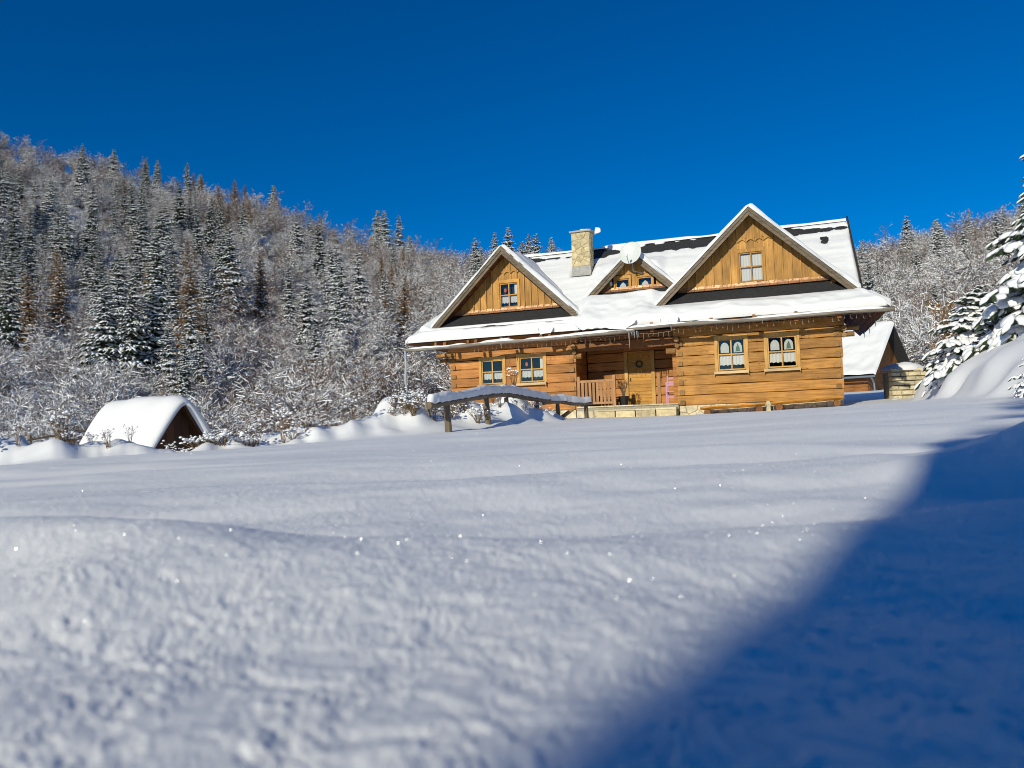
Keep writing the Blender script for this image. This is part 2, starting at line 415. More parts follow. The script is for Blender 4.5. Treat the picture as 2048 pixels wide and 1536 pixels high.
# hillside: ridge line as seen from the house meadow: bearing -> (elevation, distance)
_sk = [(-700,190,330),(-300,264,330),(0,314,325),(230,362,320),(400,412,310),(550,447,300),(680,500,285),(850,540,260),(950,556,235),(1100,560,220),(1300,600,220),(1500,600,215),(1700,562,205),(1850,530,200),(1950,505,195),(2048,497,190),(2400,460,185)]
def _be(px, py):
    q = ray(px, py); return atan2(q[0], q[1]), atan2(q[2], math.hypot(q[0], q[1]))
SKB = np.array([_be(p, y)[0] for p, y, d in _sk]); SKE = np.array([_be(p, y)[1] for p, y, d in _sk]); SKD = np.array([d for p, y, d in _sk], float)
FOOT = np.array([52 if p < 1000 else 62 for p, y, d in _sk], float); FZ = np.array([-1.9 if p < 1000 else .4 for p, y, d in _sk])
def hill_z(b, r):
    e = np.interp(b, SKB, SKE); D = np.interp(b, SKB, SKD); f0 = np.interp(b, SKB, FOOT); z0 = np.interp(b, SKB, FZ)
    zr = D*np.tan(e)
    t = np.clip((r-f0)/(D-f0), 0, 1)
    z = z0 + (zr-z0)*t**1.45
    z = z + np.clip(r-D, 0, None)*.05
    x, y = r*np.sin(b), r*np.cos(b)
    z = z + 2.2*fbm(x*.022, y*.022, 3, 91)*sstep(.03, .3, t)*(1-.75*sstep(.85, 1, t))
    return z + CZ
def build_hill():
    b = np.concatenate([np.linspace(-pi, -.95, 40, endpoint=False), np.linspace(-.95, .95, 240, endpoint=False), np.linspace(.95, pi, 40, endpoint=False)])
    r = np.concatenate([np.linspace(56, 340, 120), np.linspace(360, 900, 12)])
    B, R = np.meshgrid(b, r)
    bc = np.clip(B, SKB[0], SKB[-1])
    Z = hill_z(bc, R)
    back = sstep(1.3, 1.9, np.abs(B)); Z = Z*(1-back) + back*(-1.2)
    Z[0] -= .8
    nr, nt = B.shape
    V = np.stack([(R*np.sin(B)).ravel(), (R*np.cos(B)).ravel(), Z.ravel()], 1)
    i = np.arange(nr-1)[:,None]*nt + np.arange(nt)[None,:]
    j = np.arange(nr-1)[:,None]*nt + (np.arange(nt)[None,:]+1) % nt
    F = np.stack([i, j, j+nt, i+nt], -1).reshape(-1, 4)
    o = mesh_obj('hillside', V, F, M['snow_hill'], smooth=True)
    tag(o, 'snow covered wooded hillside rising behind the cabin', None, kind='structure')
build_hill()

# ------------------------------------------------------------------ the log cabin (local axes: x along the front, y into the house, z up from lens height)
rnd = random.Random(7)
cabin = empty('log_cabin', (OX, OY, CZ), -HA)
tag(cabin, 'large honey coloured log cabin with three front gables and snowy roof', 'cabin')
K = .85; EW, EZ = -.95, 3.15               # roof slope, eave
RW_, RZ = 3.46, 6.90                       # ridge
def zm(w): return EZ + K*(w-EW)

def log(parent, name, x0, x1, z0, z1, y, mat, depth=.2, n=6, amp=.010, axis='x'):
    """one hewn log, slightly wavy, its front face rounded"""
    v = []; f = []; s = rnd.random()*100
    prof = [(0.018, .008), (-.008, .055), (-.012, .5), (-.008, .945), (.018, .992), (depth, .96), (depth, .04)]
    L = max(1, n if x1-x0 > 1.2 else 3)
    for i in range(L+1):
        t = i/L; x = x0+(x1-x0)*t
        for k, (py, pz) in enumerate(prof):
            dz = amp*math.sin(s+i*1.7+(k > 2)*2.1) if k in (0, 1, 3, 4) else 0
            v.append((x, y+py+.008*math.sin(s*3+i*2.3+k), z0+(z1-z0)*pz+dz))
    P = len(prof)
    for i in range(L):
        for k in range(P):
            f.append((i*P+k, (i+1)*P+k, (i+1)*P+(k+1) % P, i*P+(k+1) % P)[::-1])
    f.append(tuple(range(P))[::-1]); f.append(tuple(L*P+k for k in range(P)))
    o = mesh_obj(name, v, f, mat, parent)
    if axis == 'y':
        pass
    return o
ROWS = [.355, .69, 1.025, 1.36, 1.695, 2.03, 2.365, 2.70]
def log_wall(x0, x1, y, openings, rows, mat, parent, ends=True):
    for i in range(len(rows)-1):
        z0, z1 = rows[i], rows[i+1]
        cuts = [(a, b) for a, b, c, d in openings if min(d, z1)-max(c, z0) > .10]
        for a, b, c, d in openings:
            if min(d, z1)-max(c, z0) > .10:
                if z1-d > .03: log(parent, 'log', a, b, d+.004, z1-.006, y, mat)
                if c-z0 > .03: log(parent, 'log', a, b, z0+.006, c-.004, y, mat)
        xs = x0 - (rnd.uniform(.01, .06) if ends else 0)
        for a, b in sorted(cuts) + [(None, None)]:
            xe = a if a is not None else x1 + (rnd.uniform(.01, .06) if ends else 0)
            if xe-xs > .08: log(parent, 'log', xs, xe, z0+.002, z1-.002, y, mat)
            xs = b
def corner_ends(x, y, rows, parent, side):
    """ends of the cross logs showing at a corner"""
    for i in range(len(rows)-1):
        z0 = rows[i]+.012; w = .17+rnd.uniform(-.015, .02); h = .165+rnd.uniform(-.02, .02)
        xx = x + (.03 if side > 0 else -.03-w) + rnd.uniform(-.01, .01)
        y0 = y-.045-rnd.uniform(0, .03)
        c = rnd.uniform(.012, .03)
        MB().prism([(xx+c, z0), (xx+w-c, z0), (xx+w, z0+c), (xx+w, z0+h-c), (xx+w-c, z0+h), (xx+c, z0+h), (xx, z0+h-c), (xx, z0+c)], y0, y+.15).build('log_end', M['log_end_wood'], parent)

# windows -----------------------------------------------------------
def window(parent, x0, x1, z0, z1, y, style, casing=.10, sill=True, inset=.05, cross=True, trim='trim_wood'):
    """thing part: window > casing boards, sash, muntins, panes, curtain, sill"""
    win = MB()
    t = .045
    ca = [(x0-casing, x0, z0-.02, z1+.12), (x1, x1+casing, z0-.02, z1+.12), (x0, x1, z1, z1+.12)]
    for a, b, c, d in ca: win.box(a, b, y-.045, y+.16, c, d)
    root = win.build('window', M[trim], parent)
    fy0, fy1 = y-.02+inset*.3, y+.06
    s = MB()
    for a, b, c, d in ((x0+.002, x0+t, z0, z1), (x1-t, x1-.002, z0, z1), (x0+t, x1-t, z0, z0+t), (x0+t, x1-t, z1-t, z1)): s.box(a, b, fy0, fy1, c, d)
    s.build('sash', M[trim], root)
    xm, zmid = (x0+x1)/2, (z0+z1)/2+.01
    if cross:
        MB().box(xm-.022, xm+.022, fy0-.004, fy1-.004, z0+t, z1-t).build('muntin', M[trim], root)
        MB().box(x0+t, xm-.022, fy0+.002, fy1-.006, zmid-.02, zmid+.02).build('muntin', M[trim], root)
        MB().box(xm+.022, x1-t, fy0+.002, fy1-.006, zmid-.02, zmid+.02).build('muntin', M[trim], root)
        cells = [(x0+t, xm-.022, zmid+.02, z1-t), (xm+.022, x1-t, zmid+.02, z1-t), (x0+t, xm-.022, z0+t, zmid-.02), (xm+.022, x1-t, z0+t, zmid-.02)]
    else: cells = [(x0+t, x1-t, z0+t, z1-t)]
    py = (fy0+fy1)/2
    for a, b, c, d in cells:
        MB().box(a, b, py, py+.006, c, d).build('pane', M['glass'], root)
    # dark room behind
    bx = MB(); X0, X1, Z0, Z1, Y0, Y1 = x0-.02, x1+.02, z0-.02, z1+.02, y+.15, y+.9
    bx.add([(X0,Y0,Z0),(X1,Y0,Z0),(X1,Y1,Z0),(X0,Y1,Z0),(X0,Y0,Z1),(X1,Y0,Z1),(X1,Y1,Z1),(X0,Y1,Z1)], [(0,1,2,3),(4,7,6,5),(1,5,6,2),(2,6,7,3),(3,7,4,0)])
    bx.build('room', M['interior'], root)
    cy = y+.085
    def drape(xa, xb, za, zb, mat, scallop=True, name='curtain_or_glare'):
        N = 24; v = []; f = []
        for i in range(N+1):
            x = xa+(xb-xa)*i/N; yy = cy+.012*math.sin(i*1.9)
            zl = za + (.028*abs(math.sin(i*pi/4)) if scallop else 0)
            v += [(x, yy, zl), (x, yy, zb)]
        for i in range(N): f.append((2*i, 2*i+2, 2*i+3, 2*i+1))
        mesh_obj(name, v, f, M[mat], root)
    if style == 'lace':
        drape(x0+.04, x1-.04, z0+.17, zmid+.0, 'lace')
    elif style == 'cream':
        drape(x0+.04, x1-.04, z0+.16, zmid+.01, 'curtain_or_glare')
        for k, (a, b, c, d) in enumerate(cells[:2]):     # arched paper ornaments
            n = 12; xc = (a+b)/2; rw = (b-a)*.36
            poly = [(xc-rw, c+.04), (xc+rw, c+.04)] + [(xc+rw*cos(q*pi/n), c+.04+(d-c)*.35+(d-c)*.42*sin(q*pi/n)) for q in range(n+1)]
            orn = MB().prism(poly, cy-.006, cy).build('window_ornament', M['paper_star'], root)
            tr = [(xc-.085, c+.07), (xc+.085, c+.07), (xc+.05, c+.16), (xc+.07, c+.16), (xc, c+.33), (xc-.07, c+.16), (xc-.05, c+.16)]
            if k == 1: MB().prism(tr, cy-.012, cy-.007).build('paper_tree', M['green_paper'], root)
            else: MB().prism([(xc+.05*cos(q*pi/4), c+.2+.07*sin(q*pi/4)) for q in range(8)], cy-.012, cy-.007).build('paper_bauble', M['lace'], root)
    elif style == 'full':
        drape(x0+.04, x1-.04, z0+.05, z1-.05, 'curtain_or_glare', False)  # white sheet over the whole window mimics glare on its panes
    if style == 'bauble':
        drape(x0+.04, x1-.04, z0+.17, zmid+.0, 'lace')
        a, b, c, d = cells[0]; xc = (a+b)/2; zc = (c+d)/2-.02
        MB().prism([(xc+.055*cos(q*pi/4), zc+.08*sin(q*pi/4)) for q in range(8)], cy-.01, cy).build('paper_bauble', M['red_paper'], root)
        a, b, c, d = cells[1]
        MB().box(b-.13, b-.01, cy, cy+.01, c, d).build('curtain_or_glare', M['curtain_or_glare'], root)
    if style == 'small':
        a, b, c, d = cells[0]; xc = (a+b)/2
        MB().prism([(xc-(b-a)*.3, c), (xc+(b-a)*.28, c), (xc+(b-a)*.2, c+(d-c)*.45), (xc, c+(d-c)*.75), (xc-(b-a)*.22, c+(d-c)*.4)], cy, cy+.01).build('paper_bauble', M['lace'], root)
    if sill:
        sl = MB(); sl.box(x0-.11, x1+.08, y-.16, y-.046, z0-.075, z0-.03); sl.box(x0-.11, x1+.08, y-.16, y-.135, z0-.12, z0-.075)
        sl.box(x0-.125, x0-.11, y-.16, y-.046, z0-.17, z0-.02); sl.box(x1+.08, x1+.095, y-.16, y-.046, z0-.17, z0-.02)
        sl.build('sill', M['sill_wood'], root)
    return root

WR = [(1.35, 2.24, 1.47, 2.52), (2.94, 3.84, 1.47, 2.50)]
WL = [(-7.25, -6.38, 1.43, 2.33), (-5.73, -4.79, 1.43, 2.36)]
def opening(w, c=.10): return (w[0]-c, w[1]+c, w[2]-.10, w[3]+.12)
wall_r = empty('wall', (0,0,0), 0, cabin); wall_l = empty('wall', (0,0,0), 0, cabin)
log_wall(.0, 5.16, 0, [opening(w) for w in WR], ROWS, M['log_wood'], wall_r)
log_wall(-8.5, -3.63, 0, [opening(w) for w in WL], ROWS, M['log_wood_red'], wall_l)
corner_ends(0, 0, ROWS, wall_r, 1); corner_ends(5.16, 0, ROWS, wall_r, -1)
corner_ends(-8.5, 0, ROWS, wall_l, 1); corner_ends(-3.63, 0, ROWS, wall_l, -1)
for w, st in zip(WR, ('cream', 'cream')): window(cabin, *w, 0, st)
for w, st in zip(WL, ('lace', 'bauble')): window(cabin, *w, 0, st, trim='trim_wood')
# upper plate beams above the log courses, carrying the rafters
for x0, x1, mt in ((-8.62, -3.5, 'log_wood_red'), (-.1, 5.3, 'log_wood')):
    log(wall_r if x0 > -1 else wall_l, 'plate_log', x0, x1, 2.702, 3.02, -.02, M[mt])
    log(wall_r if x0 > -1 else wall_l, 'plate_log', x0, x1, 3.025, 3.34, .0, M[mt])
# side and back walls
for x in (-8.5, 5.16-.2):
    for i in range(len(ROWS)-1): MB().box(x+.0, x+.2, .21, 7.0, ROWS[i]+.006, ROWS[i+1]-.006).build('side_log', M['log_wood'], wall_r if x > 0 else wall_l)
    MB().box(x+.02, x+.18, .22, 6.99, 2.70, 4.2).build('side_wall', M['log_wood'], wall_r if x > 0 else wall_l)
MB().box(-8.48, 5.14, 7.01, 7.2, .1, 3.9).build('back_wall', M['log_wood'], cabin)
# gable end walls under the verge
for x in (5.0,):
    MB().add([(x,.1,4.2),(x,6.9,4.2),(x,RW_,RZ-.2),(x+.1,.1,4.2),(x+.1,6.9,4.2),(x+.1,RW_,RZ-.2)], [(0,2,1),(3,4,5),(0,1,4,3),(1,2,5,4),(2,0,3,5)]).build('gable_end', M['board_wood'], cabin)

# foundation of fitted stones ------------------------------------------------
def clip_half(poly, nx, nz, c):
    out = []
    for i in range(len(poly)):
        a, b = poly[i], poly[(i+1) % len(poly)]
        da, db = a[0]*nx+a[1]*nz-c, b[0]*nx+b[1]*nz-c
        if da <= 0: out.append(a)
        if (da < 0 < db) or (db < 0 < da):
            t = da/(da-db); out.append((a[0]+(b[0]-a[0])*t, a[1]+(b[1]-a[1])*t))
    return out
def cells(x0, x1, z0, z1, size, seed, stretch=1.0):
    rr = random.Random(seed); pts = []
    nx = max(1, int(round((x1-x0)/size))); nz = max(1, int(round((z1-z0)/(size*stretch))))
    for i in range(nx):
        for j in range(nz):
            pts.append((x0+(i+.5+rr.uniform(-.49, .49))*(x1-x0)/nx, z0+(j+.5+rr.uniform(-.49, .49))*(z1-z0)/nz))
    res = []
    for i, p in enumerate(pts):
        poly = [(x0, z0), (x1, z0), (x1, z1), (x0, z1)]
        for j, q in enumerate(pts):
            if i == j or abs(p[0]-q[0]) > size*3: continue
            nx_, nz_ = q[0]-p[0], q[1]-p[1]; L = math.hypot(nx_, nz_); nx_ /= L; nz_ /= L
            poly = clip_half(poly, nx_, nz_, (p[0]+q[0])/2*nx_+(p[1]+q[1])/2*nz_)
            if len(poly) < 3: break
        if len(poly) >= 3: res.append(poly)
    return res
def stone_face(parent, x0, x1, z0, z1, y, size, seed, mat, tf=None, gap=.012, proud=.03, stretch=1.0):
    for poly in cells(x0, x1, z0, z1, size, seed, stretch):
        cx = sum(p[0] for p in poly)/len(poly); cz = sum(p[1] for p in poly)/len(poly)
        R = sum(math.hypot(p[0]-cx, p[1]-cz) for p in poly)/len(poly)
        if R < .03: continue
        a = max(.5, 1-gap/R*1.3); b = max(.35, 1-(gap+.02)/R*1.3); n = len(poly); pr = proud*rnd.uniform(.5, 1.3)
        v = [(cx+(p[0]-cx)*a, y, cz+(p[1]-cz)*a) for p in poly] + [(cx+(p[0]-cx)*a, y-pr*.55, cz+(p[1]-cz)*a) for p in poly] + [(cx+(p[0]-cx)*b, y-pr+rnd.uniform(-.006, .006), cz+(p[1]-cz)*b) for p in poly]
        f = [(i, n+i, n+(i+1) % n, (i+1) % n)[::-1] for i in range(n)] + [(n+i, 2*n+i, 2*n+(i+1) % n, n+(i+1) % n)[::-1] for i in range(n)] + [tuple(range(2*n, 3*n))]
        if tf: v = [tf(*p) for p in v]
        mesh_obj('stone', v, f, M[mat], parent)
fnd = MB(); fnd.box(.03, 5.14, .03, 7.1, -.6, .35); fnd.box(-8.47, -3.66, .03, 7.1, -2.0, .35); fnd.box(-3.66, .03, 1.8, 7.1, -.8, .43)
fo = fnd.build('foundation', M['mortar'], cabin)
stone_face(fo, .0, 5.16, -.15, .35, .03, .30, 3, 'stone_pale')
stone_face(fo, -8.5, -3.64, -.45, .35, .03, .36, 4, 'stone_pale')
# porch slab and steps
ps = MB(); ps.box(-3.62, -.02, -.02, 1.82, -.3, .40)
po = ps.build('porch_slab', M['mortar'], cabin)
stone_face(po, -3.62, -.9, -.3, .30, -.02, .34, 6, 'stone_pale')
for i in range(7):
    a = -3.60+i*.512; MB().box(a+.005, a+.505, -.06, .55, .401, .445+rnd.uniform(-.006, .006)).build('paving_slab', M['stone_pale'], po)
for i in range(4):
    a = -2.85+i*.70; MB().box(a+.006, a+.694, -.40, -.025, .245+rnd.uniform(-.008, .008), .30+rnd.uniform(-.006, .006)).build('step_slab', M['stone_pale'], po)
    MB().box(a+.02, a+.68, -.37, -.025, .02, .243).build('step_riser', M['stone'], po)

# porch: recessed back wall, door, side walls, beam ---------------------------------
PD = 1.8
porch = empty('porch_wall', (0,0,0), 0, cabin)
PR = [.445, .78, 1.115, 1.45, 1.785, 2.12, 2.455, 2.79]
for x0, x1 in ((-3.6, -2.19), (-1.05, -.0)):
    for i in range(len(PR)-1): log(porch, 'log', x0, x1, PR[i]+.006, PR[i+1]-.006, PD, M['log_wood_red'])
log(porch, 'log', -2.19, -1.05, 2.46, 2.79, PD, M['log_wood_red'])
for x in (-3.63, -.2):                      # inner side walls
    for i in range(len(ROWS)-1):
        MB().box(x+(.012 if x > -1 else -.19), x+(.19 if x > -1 else -.012), .215, PD-.01, ROWS[i]+.006, ROWS[i+1]-.006).build('side_log', M['log_wood_red'], porch)
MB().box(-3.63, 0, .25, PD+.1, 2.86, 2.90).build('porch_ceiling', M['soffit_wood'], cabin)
dr = MB().box(-2.06, -1.19, PD+.03, PD+.09, .455, 2.42).build('door', M['door_wood'], cabin)
for i in range(9):                          # door planks
    z = .46+i*.128
    MB().box(-2.05, -1.20, PD-.0, PD+.028, z+.004, z+.124).build('plank', M['door_wood'], dr)
# carved sunburst panel
cx, cz0 = -1.625, 2.02
pn = MB().box(-2.05, -1.20, PD+.005, PD+.028, 1.615, 2.41).build('panel', M['door_wood'], dr)
for k in range(18):
    a = 2*pi*k/18
    p = [(cx+.10*cos(a-.06), cz0+.10*sin(a-.06)), (cx+.385*cos(a-.07), cz0+.37*sin(a-.07)), (cx+.40*cos(a), cz0+.385*sin(a)), (cx+.385*cos(a+.07), cz0+.37*sin(a+.07)), (cx+.10*cos(a+.06), cz0+.10*sin(a+.06))]
    MB().prism(p, PD-.012, PD+.004).build('carved_ray', M['door_wood'], dr)
MB().tube([(-1.98, PD-.05, 1.36), (-1.98, PD-.05, 1.48)], .012, 6).build('handle', M['black_plastic'], dr)
for x0, x1 in ((-2.19, -2.06), (-1.19, -1.06)):
    MB().box(x0, x1, PD-.07, PD+.1, .45, 2.46).build('door_post', M['trim_wood'], cabin)
MB().box(-2.19, -1.06, PD-.06, PD+.1, 2.42, 2.458).build('door_lintel', M['door_wood'], cabin)
MB().box(-.99, -.87, PD-.05, PD+.0, .45, 1.6).build('porch_post', M['rail_wood'], cabin)
# porch beam and log brackets
log(porch, 'beam', -3.75, .12, 2.42, 2.74, -.03, M['beam_wood'])
log(porch, 'beam', -3.75, .12, 2.745, 3.02, .0, M['beam_wood'])
for x0, x1, z in ((-3.66, -3.36, 2.28), (-.36, -.03, 2.24)):
    MB().tube([(x0, .02, z), (x1, .02, z)], .105, 10).build('bracket_log', M['log_end_wood'], cabin)
for x in (-8.72, -3.60, .03, 5.27):
    for z, r_, l_ in ((2.40, .075, .16), (2.60, .085, .26)):
        MB().tube([(x, .1, z), (x, -l_, z)], r_, 10).build('beam_end', M['log_end_wood'], cabin)
for x, z in ((-8.95, 2.42), (-9.1, 2.62), (5.3, 2.42), (5.3, 2.62)):
    MB().tube([(x if x < 0 else 5.0, .02, z), (-8.3 if x < 0 else x+(.28 if z < 2.5 else .42), .02, z)], .085, 10).build('beam_end', M['log_end_wood'], cabin)

# rail with slats on the porch
rl = MB().box(-3.48, -2.29, .04, .12, 1.30, 1.39).build('porch_railing', M['rail_wood'], cabin)
MB().box(-3.48, -2.29, .05, .11, .52, .60).build('bottom_rail', M['rail_wood'], rl)
for x in (-3.53, -2.24): MB().box(x-.05, x+.05, .02, .14, .445, 1.53).build('rail_post', M['rail_wood'], rl)
for i in range(9):
    x = -3.44+i*.135; MB().box(x, x+.092, .06, .085, .601, 1.299).build('slat', M['rail_wood'], rl)

# ------------------------------------------------------------------ roof
def dormer(cx, apex, slope, wf, ww, base, win, style, wtrim, nb, bat, scal):
    """a front gable: boarded wall, window, two roof slopes with fascia"""
    d = empty('gable', (0,0,0), 0, cabin)
    # slopes: slab from the front rake back to the main roof plane
    wr = EW+(apex-EZ)/K
    zl = zm(wf); hw = (apex-zl)/slope
    th = .10
    for s in (-1, 1):
        top = [(cx, wf, apex), (cx, wr, apex), (cx+s*hw, wf, zl)]
        n = Vector((s*slope, 0, 1)).normalized()
        bot = [tuple(Vector(p)-n*th) for p in top]
        f = [(0,1,2),(5,4,3),(0,2,5,3),(1,0,3,4),(2,1,4,5)]
        if s > 0: f = [q[::-1] for q in f]
        mesh_obj('roof_slope', top+bot, f, M['shingle'], d)
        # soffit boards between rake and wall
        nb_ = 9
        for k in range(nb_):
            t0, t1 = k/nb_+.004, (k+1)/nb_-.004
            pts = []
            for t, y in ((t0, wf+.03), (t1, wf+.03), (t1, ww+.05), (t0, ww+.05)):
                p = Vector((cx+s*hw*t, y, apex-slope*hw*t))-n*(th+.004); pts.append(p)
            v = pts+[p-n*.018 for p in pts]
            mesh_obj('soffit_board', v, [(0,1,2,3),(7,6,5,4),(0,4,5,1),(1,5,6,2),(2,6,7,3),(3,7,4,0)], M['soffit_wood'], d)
        # two lapped fascia boards
        for k, (o0, o1, y0, y1) in enumerate(((.02, -.11, wf-.045, wf+.0), (-.085, -.21, wf-.015, wf+.028))):
            tv = Vector((s, 0, -slope)).normalized()
            def pp(t, o): return Vector((cx, 0, apex))+tv*t+n*o
            Lr = hw*sqrt(1+slope*slope)
            # mitred at the apex
            c0 = [pp(-o0*slope if True else 0, o0), pp(Lr+.05, o0), pp(Lr+.05-.0, o1), pp(-o1*slope, o1)]
            c0[0].x = cx; c0[0].z = apex+o0*sqrt(1+slope*slope); c0[3].x = cx; c0[3].z = apex+o1*sqrt(1+slope*slope)
            poly = [(p.x, p.z) for p in c0]
            if s > 0: poly = poly[::-1]
            MB().prism(poly, y0, y1).build('fascia', M['fascia_wood'], d)
    # boards
    def zt(x): return apex-slope*abs(x-cx)-.16
    bw = (2*hw)/nb
    x0w, x1w, z0w, z1w = win[0]-.09, win[1]+.09, win[2]-.06, win[3]+.10
    bd = empty('gable', (0,0,0), 0, None) if False else d
    def board(xa, xb, za, y0, y1, name, mat='board_wood', zmax=None):
        if zmax is None:
            a, b = zt(xa), zt(xb)
        else: a, b = min(zmax, zt(xa)), min(zmax, zt(xb))
        if xa < cx < xb and zmax is None: poly = [(xa, za), (xb, za), (xb, max(b, za+.01)), (cx, zt(cx)), (xa, max(a, za+.01))]
        else:
            if max(a, b) < za+.03: return
            poly = [(xa, za), (xb, za), (xb, max(b, za+.005)), (xa, max(a, za+.005))]
        MB().prism(poly, y0, y1).build(name, M[mat], d)
    MB().prism([(cx-hw+.25, base-.15), (cx+hw-.25, base-.15), (cx, apex-.3)], ww+.20, ww+.24).build('backing', M['interior'], d)
    for i in range(nb):
        xa = cx-hw+i*bw; xb = xa+bw-.004
        if zt((xa+xb)/2) < base+.02: continue
        if scal and abs((xa+xb)/2-cx) < bw*2.6:
            # scalloped upper boards, arch at the foot
            za = scal; n = 8
            poly = [(xa, za-.07)] + [(xa+(xb-xa)*k/n, za-.07+.085*sin(pi*k/n)) for k in range(1, n)] + [(xb, za-.07)]
            tops = [(xb, zt(xb)), (xa, zt(xa))]
            if xa < cx < xb: tops = [(xb, zt(xb)), (cx, zt(cx)), (xa, zt(xa))]
            if min(t[1] for t in tops) > za-.06:
                MB().prism(poly+tops, ww-.055, ww-.002).build('scalloped_board', M['board_wood'], d)
            if x0w < (xa+xb)/2 < x1w: board(max(xa, x0w) if xa < x0w else xa, xb, z1w+.002, ww, ww+.03, 'board', zmax=za+.10)
            else: board(xa, xb, base, ww, ww+.03, 'board', zmax=za+.10)
            # parts of boards beside the window
            if xa < x0w < xb: board(xa, x0w-.002, base, ww+.001, ww+.031, 'board', zmax=z1w)
            if xa < x1w < xb: board(x1w+.002, xb, base, ww+.001, ww+.031, 'board', zmax=z1w)
        else:
            if xb > x0w and xa < x1w and zt(xa) > z0w:
                if xa < x0w: board(xa, x0w-.002, base, ww, ww+.03, 'board')
                if xb > x1w: board(x1w+.002, xb, base, ww, ww+.03, 'board')
                board(max(xa, x0w), min(xb, x1w), z1w+.002, ww, ww+.03, 'board')
            else: board(xa, xb, base, ww, ww+.03, 'board')
        if i:
            xs = xa-.002; hwb = bat/2
            if zt(xs) < base+.1: continue
            if scal and abs(xs-cx) < bw*2.2:
                if abs(xs-cx) < (x1w-x0w)/2: MB().box(xs-hwb, xs+hwb, ww-.026, ww-.001, z1w+.01, scal-.075).build('batten', M['board_wood'], d)
                MB().box(xs-hwb, xs+hwb, ww-.078, ww-.056, scal+.06, max(scal+.07, zt(xs)-.02)).build('batten', M['board_wood'], d)
            elif not (x0w < xs < x1w): MB().box(xs-hwb, xs+hwb, ww-.045, ww-.001, base, zt(xs)-.02).build('batten', M['board_wood'], d)
    return d, hw, wr

G1 = dict(c=-6.16, a=6.48, s=.965, wf=-.38, ww=.22, base=4.19)
G2 = dict(c=2.575, a=6.87, s=.957, wf=-.20, ww=.36, base=4.32)
G3 = dict(c=-1.53, a=6.02, s=.95, wf=.50, ww=.85, base=4.66)
d1, G1['hw'], G1['wr'] = dormer(G1['c'], G1['a'], G1['s'], G1['wf'], G1['ww'], G1['base'], (-6.50, -5.76, 4.27, 5.24), 'lace', 'trim_wood', 23, .04, 5.62)
d2, G2['hw'], G2['wr'] = dormer(G2['c'], G2['a'], G2['s'], G2['wf'], G2['ww'], G2['base'], (2.15, 2.97, 4.42, 5.47), 'full', 'trim_wood', 23, .04, 5.86)
d3, G3['hw'], G3['wr'] = dormer(G3['c'], G3['a'], G3['s'], G3['wf'], G3['ww'], G3['base'], (-2.24, -.82, 4.69, 5.10), 'small', 'trim_wood', 11, .03, None)
window(d1, -6.50, -5.76, 4.29, 5.22, G1['ww'], 'bauble', casing=.07, sill=False, trim='door_wood')
window(d2, 2.17, 2.95, 4.44, 5.45, G2['ww'], 'full', casing=.07, sill=False, trim='board_wood')  # pale sheet behind these panes paints in their bright reflection
window(d3, -2.20, -1.68, 4.72, 5.06, G3['ww'], 'small', casing=.06, sill=False, cross=False, trim='board_wood')
window(d3, -1.40, -.86, 4.72, 5.06, G3['ww'], 'small', casing=.06, sill=False, cross=False, trim='board_wood')
MB().box(-1.60, -1.47, G3['ww']-.01, G3['ww']+.05, 4.66, 5.2).build('board', M['board_wood'], d3)
# copper flashing along the foot of each gable wall, in short lapped pieces
for g, d in ((G1, d1), (G2, d2), (G3, d3)):
    x = g['c']-(g['a']-.16-g['base'])/g['s']+.02; xe = 2*g['c']-x
    while x < xe-.05:
        L = min(rnd.uniform(.22, .40), xe-x); y = g['ww']-.035
        dz = rnd.uniform(-.008, .012)
        MB().add([(x, y+.02, g['base']+.10+dz), (x+L-.01, y+.02, g['base']+.10+dz), (x+L-.01, y-.012, g['base']+.015), (x, y-.012, g['base']+.015), (x, y-.11, g['base']-.075), (x+L-.01, y-.11, g['base']-.075)],
                 [(0,3,2,1),(3,4,5,2)]).build('flashing', M['copper'], d)
        x += L

# main roof slabs
XR, XL, VR, VL = 6.45, -9.80, 5.80, -9.15
HL = -6.95                                # left end of the ridge: the roof is hipped there
def slab(name, pts, th, mat, parent):
    a, b, c = [Vector(p) for p in pts[:3]]
    n = (b-a).cross(c-a).normalized()
    if n.z < 0: pts = pts[::-1]; n = -n
    k = len(pts); v = [Vector(p) for p in pts]+[Vector(p)-n*th for p in pts]
    f = [tuple(range(k)), tuple(range(2*k-1, k-1, -1))]+[(i, i+k, (i+1) % k+k, (i+1) % k) for i in range(k)]
    return mesh_obj(name, v, f, mat, parent)
roof = empty('roof', (0,0,0), 0, cabin)
slab('front_slope', [(XL,EW,EZ),(XR,EW,EZ),(VR,-.3,zm(-.3)),(VR,RW_,RZ),(HL,RW_,RZ)], .07, M['shingle'], roof)
slab('back_slope', [(HL,RW_+.001,RZ),(VR,RW_+.001,RZ),(VR,2*RW_+.95,EZ),(XL,2*RW_+.95,EZ)], .07, M['shingle'], roof)
zs = EZ+K*(XR-5.20)
slab('side_slope', [(XR,EW+.002,EZ-.004),(XR,2*RW_+.95,EZ-.004),(5.20,2*RW_-.3,zs-.004),(5.20,.30,zs-.004)], .07, M['shingle'], roof)
slab('side_slope', [(XL,EW+.002,EZ-.004),(XL,2*RW_+.95,EZ-.004),(HL-.002,RW_,RZ-.004)], .07, M['shingle'], roof)
